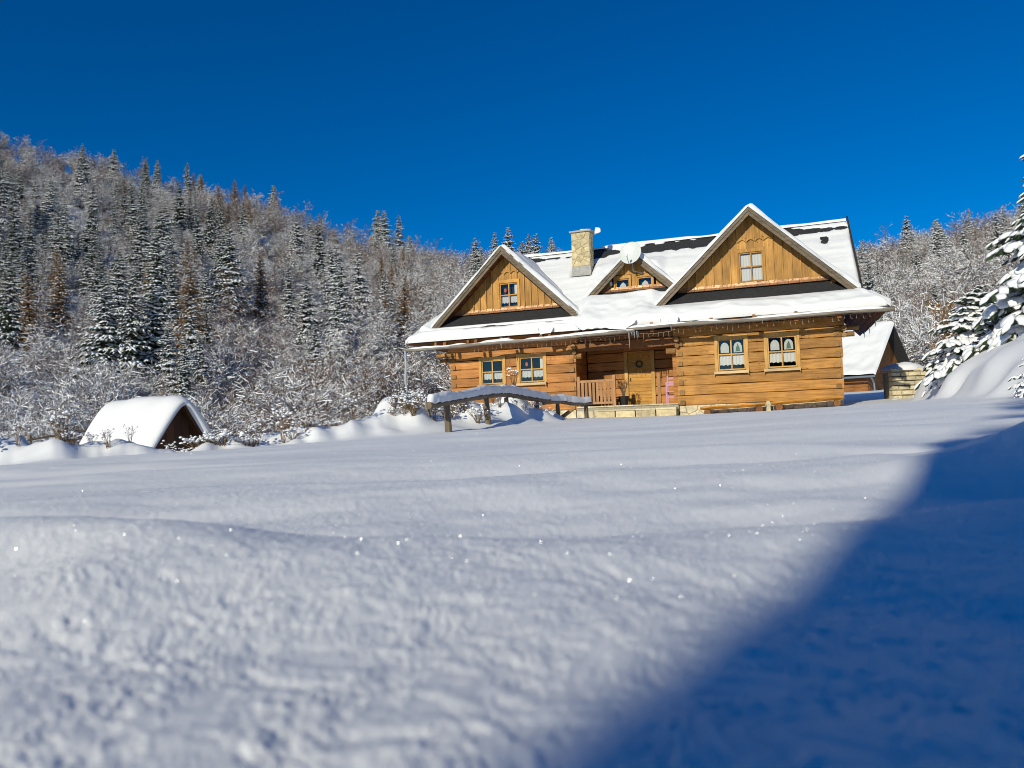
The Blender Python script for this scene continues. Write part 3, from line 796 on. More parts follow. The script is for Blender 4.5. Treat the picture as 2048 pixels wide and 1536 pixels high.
# soffit boards under the front eave, run along the eave
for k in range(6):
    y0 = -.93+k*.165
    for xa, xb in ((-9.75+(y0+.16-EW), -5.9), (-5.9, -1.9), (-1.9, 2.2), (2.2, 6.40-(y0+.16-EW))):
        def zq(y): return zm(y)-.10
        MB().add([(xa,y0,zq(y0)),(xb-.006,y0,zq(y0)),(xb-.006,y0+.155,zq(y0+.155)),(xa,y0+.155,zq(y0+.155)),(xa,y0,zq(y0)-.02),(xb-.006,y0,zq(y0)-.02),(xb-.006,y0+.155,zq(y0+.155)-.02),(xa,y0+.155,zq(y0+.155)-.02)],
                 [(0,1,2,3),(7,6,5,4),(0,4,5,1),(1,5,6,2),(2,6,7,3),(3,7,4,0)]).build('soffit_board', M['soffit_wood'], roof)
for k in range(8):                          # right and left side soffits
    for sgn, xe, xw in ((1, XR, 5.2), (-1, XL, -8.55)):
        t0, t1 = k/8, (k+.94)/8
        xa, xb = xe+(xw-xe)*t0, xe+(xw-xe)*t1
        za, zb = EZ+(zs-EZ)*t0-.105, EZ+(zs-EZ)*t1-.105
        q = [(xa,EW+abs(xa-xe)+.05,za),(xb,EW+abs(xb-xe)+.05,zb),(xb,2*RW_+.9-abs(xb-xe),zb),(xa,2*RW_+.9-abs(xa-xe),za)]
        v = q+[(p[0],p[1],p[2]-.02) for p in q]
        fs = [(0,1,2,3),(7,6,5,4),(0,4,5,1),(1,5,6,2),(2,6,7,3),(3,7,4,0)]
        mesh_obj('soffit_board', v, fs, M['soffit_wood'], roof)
# rafters with their tails under the eave
xr = [-8.3, -7.05, -5.8, -4.55, -3.3, -2.0, -.65, .05, 1.28, 2.6, 3.86, 5.1]
for x in xr:
    a, b = -.99, .2
    MB().add([(x-.06,a,zm(a)-.27),(x+.06,a,zm(a)-.27),(x+.06,b,zm(b)-.29),(x-.06,b,zm(b)-.29),(x-.06,a,zm(a)-.125),(x+.06,a,zm(a)-.125),(x+.06,b,zm(b)-.125),(x-.06,b,zm(b)-.125)],
             [(0,3,2,1),(4,5,6,7),(0,1,5,4),(1,2,6,5),(2,3,7,6),(3,0,4,7)]).build('rafter', M['beam_wood'], roof)
# bracket blocks that carry the log gutter
for x, z in [(q, 2.90) for q in (-8.6, -7.3, -6.0, -4.2)]+[(q, 3.02) for q in (-.65, 1.28, 2.6, 3.86, 5.1)]:
    MB().box(x-.045, x+.045, -1.13, -.94, z-.01, z+.12).build('gutter_bracket', M['beam_wood'], roof)
# hollowed log gutters, wavering along their length
def gutter(x0, x1, z0, z1, n, name='gutter'):
    pts = []; rs = []
    for i in range(n+1):
        t = i/n; pts.append((x0+(x1-x0)*t, -1.13+.012*sin(i*1.3), z0+(z1-z0)*t+.014*sin(i*.9+x0))); rs.append(.062+.010*sin(i*2.1)-.006*cos(i*.7))
    o = MB().tube(pts, rs, 8).build(name, M['gutter_wood'], roof, smooth=True)
    # snow lying in it
    v = []; f = []; N = n*6
    for i in range(N+1):
        t = i/N; x = x0+(x1-x0)*t; z = z0+(z1-z0)*t+.014*sin(t*n*.9+x0)+.03; h = .055+.045*float(fbm(x*1.7, z0, 2, 3))
        e = min(1, i/4, (N-i)/4); h = max(.012, h)*e**.5+.004
        for k in range(6):
            a = pi*k/5; v.append((x, -1.13-.062*cos(a), z+h*sin(a)))
    for i in range(N):
        for k in range(5): f.append((i*6+k, i*6+k+1, i*6+7+k, i*6+6+k)[::-1])
    mesh_obj('gutter_snow', v, f, M['snow_roof'], o, smooth=True)
gutter(-9.95, -1.20, 2.80, 2.885, 14)
gutter(-1.46, 6.62, 2.985, 2.985, 13)
# ridge cap
MB().add([(HL,RW_-.14,RZ-.09),(VR,RW_-.14,RZ-.09),(VR,RW_,RZ+.035),(HL,RW_,RZ+.035),(HL,RW_+.14,RZ-.09),(VR,RW_+.14,RZ-.09)],[(0,1,2,3),(3,2,5,4)]).build('ridge_cap', M['shingle'], roof)

# snow on the roof -----------------------------------------------------------
def snow_sheet(name, P, N, a0, a1, b0, b1, sdf, thick, res, parent, edge=.10, seed=0, tmod=None):
    """snow on a plane: P(a,b) -> point, N normal, sdf(a,b) > 0 where snow lies"""
    na, nb = int((a1-a0)/res)+2, int((b1-b0)/res)+2
    A, B = np.meshgrid(np.linspace(a0, a1, na), np.linspace(b0, b1, nb))
    S = sdf(A, B)
    T = thick*(1+.34*fbm(A*1.0, B*1.5, 3, seed))*(tmod(A, B) if tmod else 1)
    k = np.clip(S/edge, 0, 1); H = T*np.sqrt(np.clip(1-(1-k)**2, 0, 1)) - .012*(S <= 0)
    H = H + .012*fbm(A*.8, B*5, 2, seed+5)*k
    X, Y, Z = P(A, B)
    X = X+N[0]*H; Y = Y+N[1]*H; Z = Z+N[2]*H
    V = np.stack([X.ravel(), Y.ravel(), Z.ravel()], 1)
    i = (np.arange(nb-1)[:,None]*na+np.arange(na-1)[None,:])
    q = np.stack([i, i+1, i+1+na, i+na], -1).reshape(-1, 4)
    ok = (S.ravel()[q] > 0).any(1)
    q = q[ok]
    used = np.unique(q); mp = -np.ones(len(V), int); mp[used] = np.arange(len(used))
    return mesh_obj(name, V[used], mp[q], M['snow_roof'], parent, smooth=True)
nm = Vector((0, -K, 1)).normalized()
def apron(u, w):
    f = 1.0
    for g in (G1, G2):
        d = np.maximum(np.abs(u-g['c'])-g['hw']*.93, g['wf']-w); f = f*(.28+.72*sstep(.0, .42, d))
    return f
def sdf_main(u, w):
    nz = .05*fbm(u*2.3, w*2.3, 3, 11)
    s = np.minimum(w-(EW-.015-.03*(u < -1.3)), RW_-.02-w)
    ur = np.where(w < -.3, XR+.05-(w-EW), VR+.02); ul = XL-.05+(w-EW)*(HL-XL)/(RW_-EW)
    s = np.minimum(s, np.minimum(ur-u, u-ul))
    for g, ap in ((G1, .20), (G2, .24), (G3, .22)):
        half = (g['a']-zm(w))/g['s']                     # where the dormer roof lies above the main roof
        inside = np.minimum(half-np.abs(u-g['c'])+.02, w-(g['wf']+.02))
        s = np.minimum(s, -inside)
    # bare dark strip below the ridge
    cen = 3.08+.06*vnoise(u*.6, u*0, 3); wd = .19+.19*vnoise(u*.9, u*0+3, 4)+.06*vnoise(u*5, w*5, 6)
    s = np.minimum(s, np.abs(w-cen)-np.clip(wd, 0, .3))
    # melted patch near the right end
    s = np.minimum(s, np.hypot((u-4.98)/.13, (w-2.40)/.24)*.13-.13+.05*vnoise(u*9, w*7, 8))
    # round the chimney
    s = np.minimum(s, np.maximum(np.abs(u+3.72)-.42, np.maximum(1.78-w, w-2.5)))
    # slide cracks left of the porch
    for w0, ua, ub, hw_ in ((-.50, -8.35, -3.55, .045), (-.80, -4.3, -3.2, .035)):
        t = np.clip((u-ua)/(ub-ua), 0, 1); h_ = hw_*np.sin(pi*t)**.4*((u > ua) & (u < ub))
        s = np.minimum(s, np.where(h_ > 0, np.abs(w-w0-.02*vnoise(u*1.5, u*0, 9))-h_, 1))
    return s+np.where((w > 2.8), nz*.8, nz*.25*(w < -.7))
snow_sheet('roof_snow', lambda a, b: (a, b, zm(b)), nm, XL-.15, XR+.15, EW-.12, RW_, sdf_main, .21, .045, roof, .14, 3,
    lambda u, w: apron(u, w)*(1-.72*sstep(1.9, 2.8, w))*np.where((u < -3.4) & (w < -.5), .45+.55*sstep(-.52, -.85, w)*1.2, 1))
# ridge snow, broken
def ridge_snow():
    v = []; f = []; n = 0
    for i in range(300):
        x = HL+(VR-HL)*i/299
        h = .015+.05*float(vnoise(np.array(x*1.1), np.array(2.), 5)); h = max(-.02, h)
        for k in range(6):
            a = pi*k/5; v.append((x, RW_-.15*cos(a), RZ-.02+(.05+h)*sin(a)-(.05 if k in (0, 5) else 0)))
    for i in range(299):
        for k in range(5): f.append((i*6+k, i*6+6+k, i*6+7+k, i*6+k+1)[::-1])
    mesh_obj('ridge_snow', v, f, M['snow_roof'], roof, smooth=True)
ridge_snow()
# dormer slopes
for gi, (g, d) in enumerate(((G1, d1), (G2, d2), (G3, d3))):
    for s in (-1, 1):
        n = Vector((s*g['s'], 0, 1)).normalized()
        def P(a, b, s=s, g=g): return (g['c']+s*a, b, g['a']-g['s']*a)
        def sd_(a, b, s=s, g=g):
            wend = EW+(g['a']-g['s']*a-EZ)/K
            q = np.minimum(b-(g['wf']-.035), wend+.10-b)
            q = np.minimum(q, a+.04)
            return q+.012*fbm(a*3, b*3, 2, 20+gi)
        snow_sheet('roof_snow', P, n, -.02, g['hw']+.1, g['wf']-.08, g['wr']+.15, sd_, .13 if s > 0 else .10, .05, d, .09, 30+gi*2+s)
# side skirt snow
for sgn, xe, xw in ((1, XR, 5.2),):
    n = Vector((sgn*K, 0, 1)).normalized()
    def P(a, b, sgn=sgn, xe=xe): return (xe-sgn*a, b, EZ+K*a)
    def sd_(a, b): return np.minimum(np.minimum(a+.07, 1.2-a), np.minimum(b-(EW-.06+np.clip(a, 0, 9)), 7.4-b))+.01*fbm(a*3, b*3, 2, 44)
    snow_sheet('roof_snow', P, n, -.1, 1.25, EW-.1, 7.4, sd_, .17, .07, roof, .12, 50)
KL = (RZ-EZ)/(HL-XL)
def sd_l(a, b):
    t = a/(HL-XL); return np.minimum(a+.06, np.minimum(b-(EW+t*(RW_-EW))+.05, (2*RW_+.95-t*(RW_+.95))-b+.05))
snow_sheet('roof_snow', lambda a, b: (XL+a, b, EZ+KL*a), Vector((-KL, 0, 1)).normalized(), -.1, HL-XL, EW-.1, 2*RW_+1, sd_l, .15, .08, roof, .12, 52)
# back slope snow
snow_sheet('roof_snow', lambda a, b: (a, 2*RW_-b, zm(b)), Vector((0, K, 1)).normalized(), XL, VR, EW, RW_-.1, lambda a, b: np.minimum(np.minimum(b-EW, RW_-.15-b), a-(XL+(b-EW)*(HL-XL)/(RW_-EW))), .16, .2, roof, .2, 60)
# sagging tongue of snow over the gutter beside the porch
def tongue(u0, u1, seed):
    nu, ns = 60, 10; v = []; f = []
    for i in range(nu+1):
        t = i/nu; u = u0+(u1-u0)*t; e = min(1, t*6, (1-t)*6)**.5
        drop = (.22+.06*float(vnoise(np.array(u*3), np.array(1.), seed)))*e
        for k in range(ns+1):
            q = k/ns; w = -.86-.30*q; z = zm(-.86)+.10*e*(1-q*q)+.02-drop*q**1.5+.03*float(vnoise(np.array(u*6), np.array(q*3), seed+1))
            v.append((u, w-.03*sin(q*3)*e, z))
    for i in range(nu):
        for k in range(ns): f.append((i*(ns+1)+k, i*(ns+1)+k+1, (i+1)*(ns+1)+k+1, (i+1)*(ns+1)+k)[::-1])
    mesh_obj('snow_tongue', v, f, M['snow_roof'], roof, smooth=True)
for x, s_ in ((VR, 1),):             # dark verge trim standing out of the snow
    q = [(x+s_*.03, -.28, zm(-.28)+.02), (x+s_*.03, RW_, RZ+.02), (x+s_*.03, RW_, RZ-.16), (x+s_*.03, -.28, zm(-.28)-.16)]
    v = q+[(p[0]+s_*.05, p[1], p[2]) for p in q]
    v = [(p[0], p[1], p[2]+(.13 if k % 4 < 2 else 0)) for k, p in enumerate(v)]
    mesh_obj('verge_board', v, [(0,1,2,3),(7,6,5,4),(0,4,5,1),(1,5,6,2),(2,6,7,3),(3,7,4,0)], M['shingle'], roof)
tongue(-3.25, -1.15, 4); tongue(-4.6, -4.05, 6); tongue(-.35, .25, 8)

# chimney of fitted stone -------------------------------------------------------
CX0, CX1, CY0, CY1 = -4.09, -3.35, 1.86, 2.42
ch = MB().box(CX0+.02, CX1-.02, CY0+.02, CY1-.02, 5.3, 7.24).build('chimney', M['mortar_light'], roof)
stone_face(ch, CX0+.01, CX1-.01, 5.92, 7.22, CY0+.02, .17, 21, 'stone', gap=.004, proud=.028, stretch=1.4)
stone_face(ch, CY0+.03, CY1-.02, 5.92, 7.22, 0, .2, 22, 'stone', tf=lambda x, y, z: (CX1-.02-y, x, z), gap=.008, proud=.03)
MB().box(CX0-.005, CX1+.005, CY0-.005, CY1, 5.3, 5.90).build('chimney_foot', M['concrete'], ch)
MB().box(CX0-.05, CX1+.07, CY0-.06, CY1+.05, 7.24, 7.30).build('chimney_cap', M['concrete'], ch)
def lump(name, c, r, mat, parent, seed, nu=16, nv=7, amp=.15, flat=True):
    v = []; f = []
    for j in range(nv+1):
        p = j/nv*(pi/2 if flat else pi)
        for i in range(nu):
            a = 2*pi*i/nu; k = 1+amp*float(vnoise(np.array(cos(a)*1.7+seed), np.array(sin(a)*1.7+p*2), seed))
            rr = sin(p)
            v.append((c[0]+r[0]*rr*cos(a)*k, c[1]+r[1]*rr*sin(a)*k, c[2]+r[2]*cos(p)*k))
    for j in range(nv):
        for i in range(nu): f.append((j*nu+i, (j+1)*nu+i, (j+1)*nu+(i+1) % nu, j*nu+(i+1) % nu))
    return mesh_obj(name, v, f, M[mat], parent, smooth=True)
lump('chimney_snow', (-3.58, 2.1, 7.29), (.32, .3, .09), 'snow_roof', ch, 3)

# satellite dish on the small gable ------------------------------------------------
dish = empty('satellite_dish', (0,0,0), 0)
dish.location = Vector((OX, OY, CZ)) + Vector((HD[0]*-1.50+HW[0]*.28, HD[1]*-1.50+HW[1]*.28, 5.86))
dish.rotation_euler = (0, 0, -HA+radians(-8))
tag(dish, 'round white satellite dish fixed to the small middle gable', 'satellite dish')
def lathe_dish():
    v = []; f = []; nu, nv = 32, 8
    for j in range(nv+1):
        r = j/nv
        for i in range(nu):
            a = 2*pi*i/nu; v.append((.395*r*cos(a), .10*r*r-.10, .43*r*sin(a)))
    for j in range(nv+1):
        r = 1-j/nv
        for i in range(nu):
            a = 2*pi*i/nu; v.append((.395*r*cos(a)*(1.01 if j == 0 else 1), .10*r*r-.085, .43*r*sin(a)))
    for j in range(2*nv+1):
        for i in range(nu): f.append((j*nu+i, j*nu+(i+1) % nu, (j+1)*nu+(i+1) % nu, (j+1)*nu+i)[::-1])
    # paraboloid opens to -y
    v = [(x, -y, z) for x, y, z in v]; f = [q[::-1] for q in f]
    R = Matrix.Rotation(radians(-16), 3, 'X')
    return [tuple(R@Vector(p)) for p in v], f
dv, df = lathe_dish(); mesh_obj('reflector', dv, df, M['dish_paint'], dish, smooth=True)
MB().tube([(0, .06, -.36), (0, -.20, -.44), (.01, -.44, -.20)], .014, 6).build('feed_arm', M['metal_grey'], dish)
MB().tube([(.01, -.44, -.22), (.01, -.38, -.12)], [.035, .03], 8).build('feed_horn', M['white_plastic'], dish)
MB().tube([(0, .10, 0), (0, .18, -.30), (0, .22, -.62), (.28, .52, -.68)], .022, 6).build('mount_arm', M['metal_grey'], dish)
MB().box(-.07, .07, .08, .16, -.10, .08).build('mount_plate', M['metal_grey'], dish)
# loose cable and junction box on the small gable
cb = MB().tube([(-1.75, G3['wf']+.05, 5.55), (-2.1, G3['ww']-.12, 5.25), (-2.45, G3['ww']-.08, 5.0), (-2.63, G3['ww']-.05, 4.86), (-2.5, G3['ww']-.06, 4.75)], .010, 5).build('cable', M['bulb_wire'], d3)
MB().box(-2.40, -2.31, G3['ww']-.07, G3['ww']-.03, 4.84, 4.98).build('junction_box', M['white_plastic'], d3)
# aerial on the chimney
an = empty('aerial', Vector((OX, OY, CZ))+Vector((HD[0]*-3.35+HW[0]*2.2, HD[1]*-3.35+HW[1]*2.2, 7.16)), -HA)
an.scale = (.8, .8, .8); tag(an, 'small white aerial on a bracket beside the stone chimney', 'aerial')
MB().tube([(0, 0, 0), (.17, 0, .0), (.17, 0, .12), (.20, 0, .25)], .014, 6).build('bracket', M['white_plastic'], an)
MB().prism([(.21, .02), (.42, .06), (.46, .14), (.45, .26), (.38, .31), (.21, .33)], -.03, .0).build('panel', M['white_plastic'], an)
MB().tube([(.20, -.05, .03), (.47, -.05, .09)], .012, 6).build('rod', M['white_plastic'], an)

# icicles, rain chain, fairy lights ---------------------------------------------------
def hpt(u, w, z): return Vector((OX+HD[0]*u+HW[0]*w, OY+HD[1]*u+HW[1]*w, CZ+z))
def icicle(p, L, r, label):
    o = MB().tube([(0, 0, .03), (0, 0, -L*.3), (.004, 0, -L*.7), (.002, 0, -L)], [r, r*.75, r*.4, .001], 6).build('icicle', M['ice'], smooth=True, loc=p)
    tag(o, label, 'icicle', 'icicles hanging from the gutter')
for u, L, lab in ((-1.40, .58, 'longest icicle hanging from the gutter above the porch'), (-1.22, .20, 'short icicle right of the longest one above the porch'), (-1.13, .26, 'rightmost thin icicle of the cluster above the porch'), (-1.30, .12, 'tiny icicle tucked beside the longest one above the porch')):
    icicle(hpt(u, -1.16, 2.84 if u < -1.15 else 2.86), L, .02, lab)
icicle(hpt(.0, -1.15, 2.98), .16, .018, 'single stubby icicle under the gutter right of the porch')
icicle(hpt(2.85, -1.15, 2.98), .17, .018, 'small icicle under the gutter between the right wing windows')
icicle(hpt(-6.0, -1.15, 2.78), .17, .018, 'small icicle under the left gutter above the left wing windows')
for k, (w, L) in enumerate(((2.2, .26), (4.2, .30), (6.0, .28))):
    icicle(hpt(XR-.01, w, EZ-.10), L, .03, ('nearest', 'middle', 'farthest')[k]+' of three icicles along the right hand eave')
ic = MB().tube([(0, 0, 0), (.02, 0, -.5), (-.02, 0, -1.1), (.03, 0, -1.55)], [.05, .045, .05, .03], 7).build('rain_chain', M['ice'], smooth=True, loc=hpt(-9.86, -1.13, 2.80))
tag(ic, 'iced over rain chain hanging from the left gutter end', 'rain chain')

def fairy(name, u0, u1, z0, z1, label, sag, n):
    m_ = MB(); pts = []
    for i in range(n*2+1):
        t = i/(n*2); pts.append((u0+(u1-u0)*t, -.92, z0+(z1-z0)*t-sag*4*t*(1-t)+.015*sin(i*2.2)))
    m_.tube(pts, .004, 4)
    root = empty(name, hpt(0, 0, 0), -HA)
    m_.build('cord', M['bulb_wire'], root)
    for i in range(n):
        x, y, z = pts[2*i+1]; L = rnd.uniform(.08, .24); q = rnd.uniform(-.03, .03)
        MB().tube([(x, y, z), (x+q*.4, y, z-L*.6), (x+q, y-.01, z-L), (x+q*1.8+.02, y, z-L*.86)], .0040, 4).build('light_drop', M['bulb_wire'], root)
    tag(root, label, 'fairy lights', 'unlit icicle lights along the eave')
fairy('fairy_lights', -7.4, -1.5, 2.78, 2.80, 'unlit icicle lights under the left gutter', .0, 34)
fairy('fairy_lights', -1.2, .3, 2.86, 2.92, 'sagging piece of unlit icicle lights over the porch door', .10, 9)
fairy('fairy_lights', .3, 6.2, 2.92, 2.95, 'unlit icicle lights under the right wing gutter', .0, 34)

# benches --------------------------------------------------------------------------
def bench(u0, u1, z0, z1, label, sup):
    b = empty('log_bench', hpt((u0+u1)/2, -.5, min(z0, z1)-.32), -HA); tag(b, label, 'bench', 'half log benches against the front wall')
    h = (u1-u0)/2; zb = min(z0, z1)-.32; n = 10; v = []; f = []
    pr = [(-.20, .0), (-.21, -.045), (-.13, -.10), (0, -.115), (.13, -.10), (.21, -.045), (.20, 0)]
    for i in range(n+1):
        t = i/n; x = -h+2*h*t; zc = z0+(z1-z0)*t-zb
        for k, (py, pz) in enumerate(pr): v.append((x, py+.012*sin(i*1.9+k), zc+pz+.008*sin(i*2.7+k*2)))
    for i in range(n):
        for k in range(7): f.append((i*7+k, (i+1)*7+k, (i+1)*7+(k+1) % 7, i*7+(k+1) % 7)[::-1])
    f.append(tuple(range(7))); f.append(tuple(n*7+k for k in range(7))[::-1])
    mesh_obj('seat', v, f, M['bench_wood'], b)
    for s in sup:
        x = s-(u0+u1)/2; zc = z0+(z1-z0)*(s-u0)/(u1-u0)-zb-.205
        MB().tube([(x, -.20, zc), (x, .22, zc)], .105, 14).build('log_foot', M['beam_wood'], b)
bench(.76, 2.80, .275, .335, 'left half log bench below the first right wing window', (.98, 2.62))
bench(2.98, 5.08, .355, .44, 'right half log bench at the right corner of the cabin', (3.22, 4.92))
bp_ = MB().add([(-.07,-.06,0),(.07,-.06,0),(.07,.06,0),(-.07,.06,0),(-.05,-.05,.36),(.05,-.05,.36),(.05,.05,.36),(-.05,.05,.36)], [(0,3,2,1),(4,5,6,7),(0,1,5,4),(1,2,6,5),(2,3,7,6),(3,0,4,7)])
o = bp_.build('stone_post', M['stone_pale'], loc=hpt(2.89, -.42, .02)); o.rotation_euler = (0, 0, -HA); tag(o, 'short pale stone post standing between the two log benches', 'post')

# porch things --------------------------------------------------------------------
chair = empty('porch_chair', hpt(-.30, .75, .445), -HA); tag(chair, 'pink painted wooden chair on the porch beside the right wing', 'chair')
for x, y, h in ((-.19, -.16, .76), (.19, -.16, .74), (-.19, .2, 1.0), (.19, .2, 1.0)): MB().box(x-.026, x+.026, y-.026, y+.026, 0, h).build('leg', M['pink_paint'], chair)
MB().box(-.22, .22, -.2, .22, .40, .435).build('seat', M['pink_paint'], chair)
for z in (.20, .62, .72): MB().box(-.165, .165, -.18, -.145, z, z+.06).build('rung', M['pink_paint'], chair)
for z in (.66, .86): MB().box(-.165, .165, .19, .215, z, z+.08).build('back_slat', M['pink_paint'], chair)
pot = empty('potted_shrub', hpt(-2.02, .55, .445), -HA); tag(pot, 'dry bare shrub in a black pot beside the porch door', 'potted plant')
MB().tube([(0, 0, 0), (0, 0, .05), (0, 0, .30), (0, 0, .33)], [.13, .14, .19, .20], 14).build('pot', M['black_plastic'], pot)
def stems(n, h, spread, r, seed, sub=3):
    rr = random.Random(seed); m_ = MB(); tips = []
    for i in range(n):
        a = rr.uniform(0, 2*pi); s = spread*rr.uniform(.2, 1); hh = h*rr.uniform(.6, 1)
        p0 = Vector((rr.uniform(-.04, .04), rr.uniform(-.04, .04), 0)); p2 = Vector((cos(a)*s, sin(a)*s, hh)); p1 = p0.lerp(p2, .5)+Vector((0, 0, .12*hh))
        m_.tube([p0, p1, p2], [r, r*.8, r*.5], 3, cap=False); tips.append(p2)
        for k in range(sub):
            t = rr.uniform(.35, .9); q = p1.lerp(p2, t); b = rr.uniform(0, 2*pi); L = hh*rr.uniform(.15, .35)
            e = q+Vector((cos(b)*L*.7, sin(b)*L*.7, L*.6)); m_.tube([q, e], [r*.6, r*.35], 3, cap=False); tips.append(e)
    return m_, tips
m_, tp = stems(26, .62, .26, .008, 5, 4); sh = m_.build('stems', M['dry_stem'], pot); sh.location = (0, 0, .30)
wr_ = empty('door_wreath', hpt(-1.625, PD-.05, 1.98), -HA); tag(wr_, 'small dark green wreath hanging on the carved door', 'wreath')
rr = random.Random(3); g_ = MB()
for k in range(70):
    a = rr.uniform(0, 2*pi); c = Vector((.11*cos(a), rr.uniform(-.02, .02), .11*sin(a))); d_ = Vector((rr.uniform(-1, 1), rr.uniform(-1, .2), rr.uniform(-1, 1))).normalized()*.06
    s_ = d_.cross(Vector((0, 1, .2))).normalized()*.012; g_.add([c-s_, c+s_, c+d_], [(0, 1, 2)])
g_.build('sprigs', M['needles_near'], wr_)
MB().tube([(.11*cos(a*pi/8), 0, .11*sin(a*pi/8)) for a in range(17)], .025, 6, cap=False).build('ring', M['needles_near'], wr_)

# ------------------------------------------------------------------ log rail fence with a roll of snow on top
fence = empty('rail_fence', (.5, 18, ground_at(.5, 18)-.2)); tag(fence, 'low rustic log rail on crooked posts under a thick roll of snow', 'fence')
FL = fence.location
PST = [(899, 866, 893, 806, 14.5, .070), (977, 840, 972, 797, 16.3, .068), (1016, 826, 1012, 795, 17.9, .064), (1075, 828, 1073, 800, 20.0, .064), (1117, 842, 1115, 808, 21.2, .066), (1173, 836, 1172, 808, 22.4, .066)]
for i, (bx, by, tx, ty, D, r) in enumerate(PST):
    a = at(bx, by, D); b = at(tx, ty, D); a.z -= .35
    p = [(a-FL), (a.lerp(b, .4)-FL)+Vector((.012*sin(i*3), 0, 0)), (a.lerp(b, .8)-FL), (b-FL)]
    MB().tube(p, [r*1.06, r, r*.96, r*.85], 9).build('post', M['grey_log'], fence, smooth=False)
def rail(pts, r, name='rail', sn=(.19, .1)):
    P = [at(*q)-FL for q in pts]; n = 8*(len(P)-1); Q = []
    for i in range(n+1):
        t = i/n*(len(P)-1); k = min(int(t), len(P)-2); u = t-k
        p0, p1, p2, p3 = P[max(k-1, 0)], P[k], P[k+1], P[min(k+2, len(P)-1)]
        Q.append(.5*((2*p1)+(p2-p0)*u+(2*p0-5*p1+4*p2-p3)*u*u+(3*p1-p0-3*p2+p3)*u*u*u))
    o = MB().tube(Q, [r*(1+.08*sin(i*1.9)) for i in range(n+1)], 9).build(name, M['grey_log'], fence)
    N = 6*n; v = []; f = []; nk = 11
    for i in range(N+1):
        t = i/N*n; k = min(int(t), n-1); c = Q[k].lerp(Q[k+1], t-k); tv = (Q[min(k+1, n)]-Q[k]).normalized(); sx = tv.cross(Vector((0, 0, 1))).normalized()
        e = min(1, (i+.3)/9, (N-i+.3)/9)**.5; h = sn[0]*(1+.18*float(fbm(c.y*1.1, c.x*1.1, 3, 5))); wd = (r*1.12)*(1+.1*float(vnoise(np.array(c.y*3), np.array(0.), 9)))*e
        for j in range(nk):
            a = pi*j/(nk-1); ca, sa = cos(a), sin(a)
            b_ = .012*float(vnoise(np.array(c.y*9+j*.8), np.array(j*1.3), 12))
            v.append(tuple(c+sx*((wd+b_)*(abs(ca)**.6)*(1 if ca > 0 else -1))+Vector((0, 0, r*.35+h*e*(sa**.55 if sa > 0 else 0)+b_))))
    for i in range(N):
        for j in range(nk-1): f.append((i*nk+j, i*nk+j+1, (i+1)*nk+j+1, (i+1)*nk+j))
    for i in (0, N): f.append(tuple(i*nk+j for j in range(nk)) if i == 0 else tuple(i*nk+j for j in range(nk))[::-1])
    mesh_obj(name+'_snow', v, f, M['snow_roof'], o, smooth=True)
rail([(857, 811, 13.9), (900, 803, 14.6), (972, 791, 16.3), (1015, 789, 17.9), (1052, 795, 19.2), (1098, 802, 20.6)], .072)
rail([(1085, 805, 20.3), (1117, 803, 21.2), (1150, 807, 21.9), (1182, 806, 22.6)], .068, sn=(.17, .1))
# leaning brace pole by the last posts
bs = MB().tube([tuple(at(1108, 846, 21.4)-FL), tuple(at(1146, 818, 21.6)-FL)], [.06, .055], 9).build('brace', M['rail_wood'], fence)

# ------------------------------------------------------------------ trees
def lump_mesh(det, rr):
    """low snow pad: unit half-ish lump, flat below; returns verts (n,3), faces"""
    if det == 0:
        v = np.array([(1,0,0),(.35,.8,.05),(-.8,.6,0),(-1,-.1,0),(-.5,-.8,0),(.5,-.75,.05),(.1,0,.9),(0,0,-.35)])
        f = [(0,1,6),(1,2,6),(2,3,6),(3,4,6),(4,5,6),(5,0,6),(1,0,7),(2,1,7),(3,2,7),(4,3,7),(5,4,7),(0,5,7)]
        return v, np.array(f)
    v = []; f = []; nu, nv = 9, 4
    for j in range(nv+1):
        p = .25+(pi-.5)*j/nv if 0 else pi*j/nv
        for i in range(nu):
            a = 2*pi*i/nu; v.append((sin(p)*cos(a), sin(p)*sin(a), cos(p)*(1 if p < pi/2 else .35)))
    for j in range(nv):
        for i in range(nu): f.append((j*nu+i, (j+1)*nu+i, (j+1)*nu+(i+1) % nu, j*nu+(i+1) % nu))
    return np.array(v), f

class Soup:
    def __init__(s): s.v = []; s.f = []; s.n = 0
    def add(s, v, f):
        s.v.append(np.asarray(v, float)); n0 = s.n; s.f += [tuple(int(i)+n0 for i in q) for q in f]; s.n += len(v)
    def mesh(s, name, mat, smooth):
        me = bpy.data.meshes.new(name); me.from_pydata(np.vstack(s.v).tolist(), [], s.f); me.materials.append(mat)
        if smooth: me.polygons.foreach_set('use_smooth', np.ones(len(me.polygons), dtype=bool))
        me.update(); return me

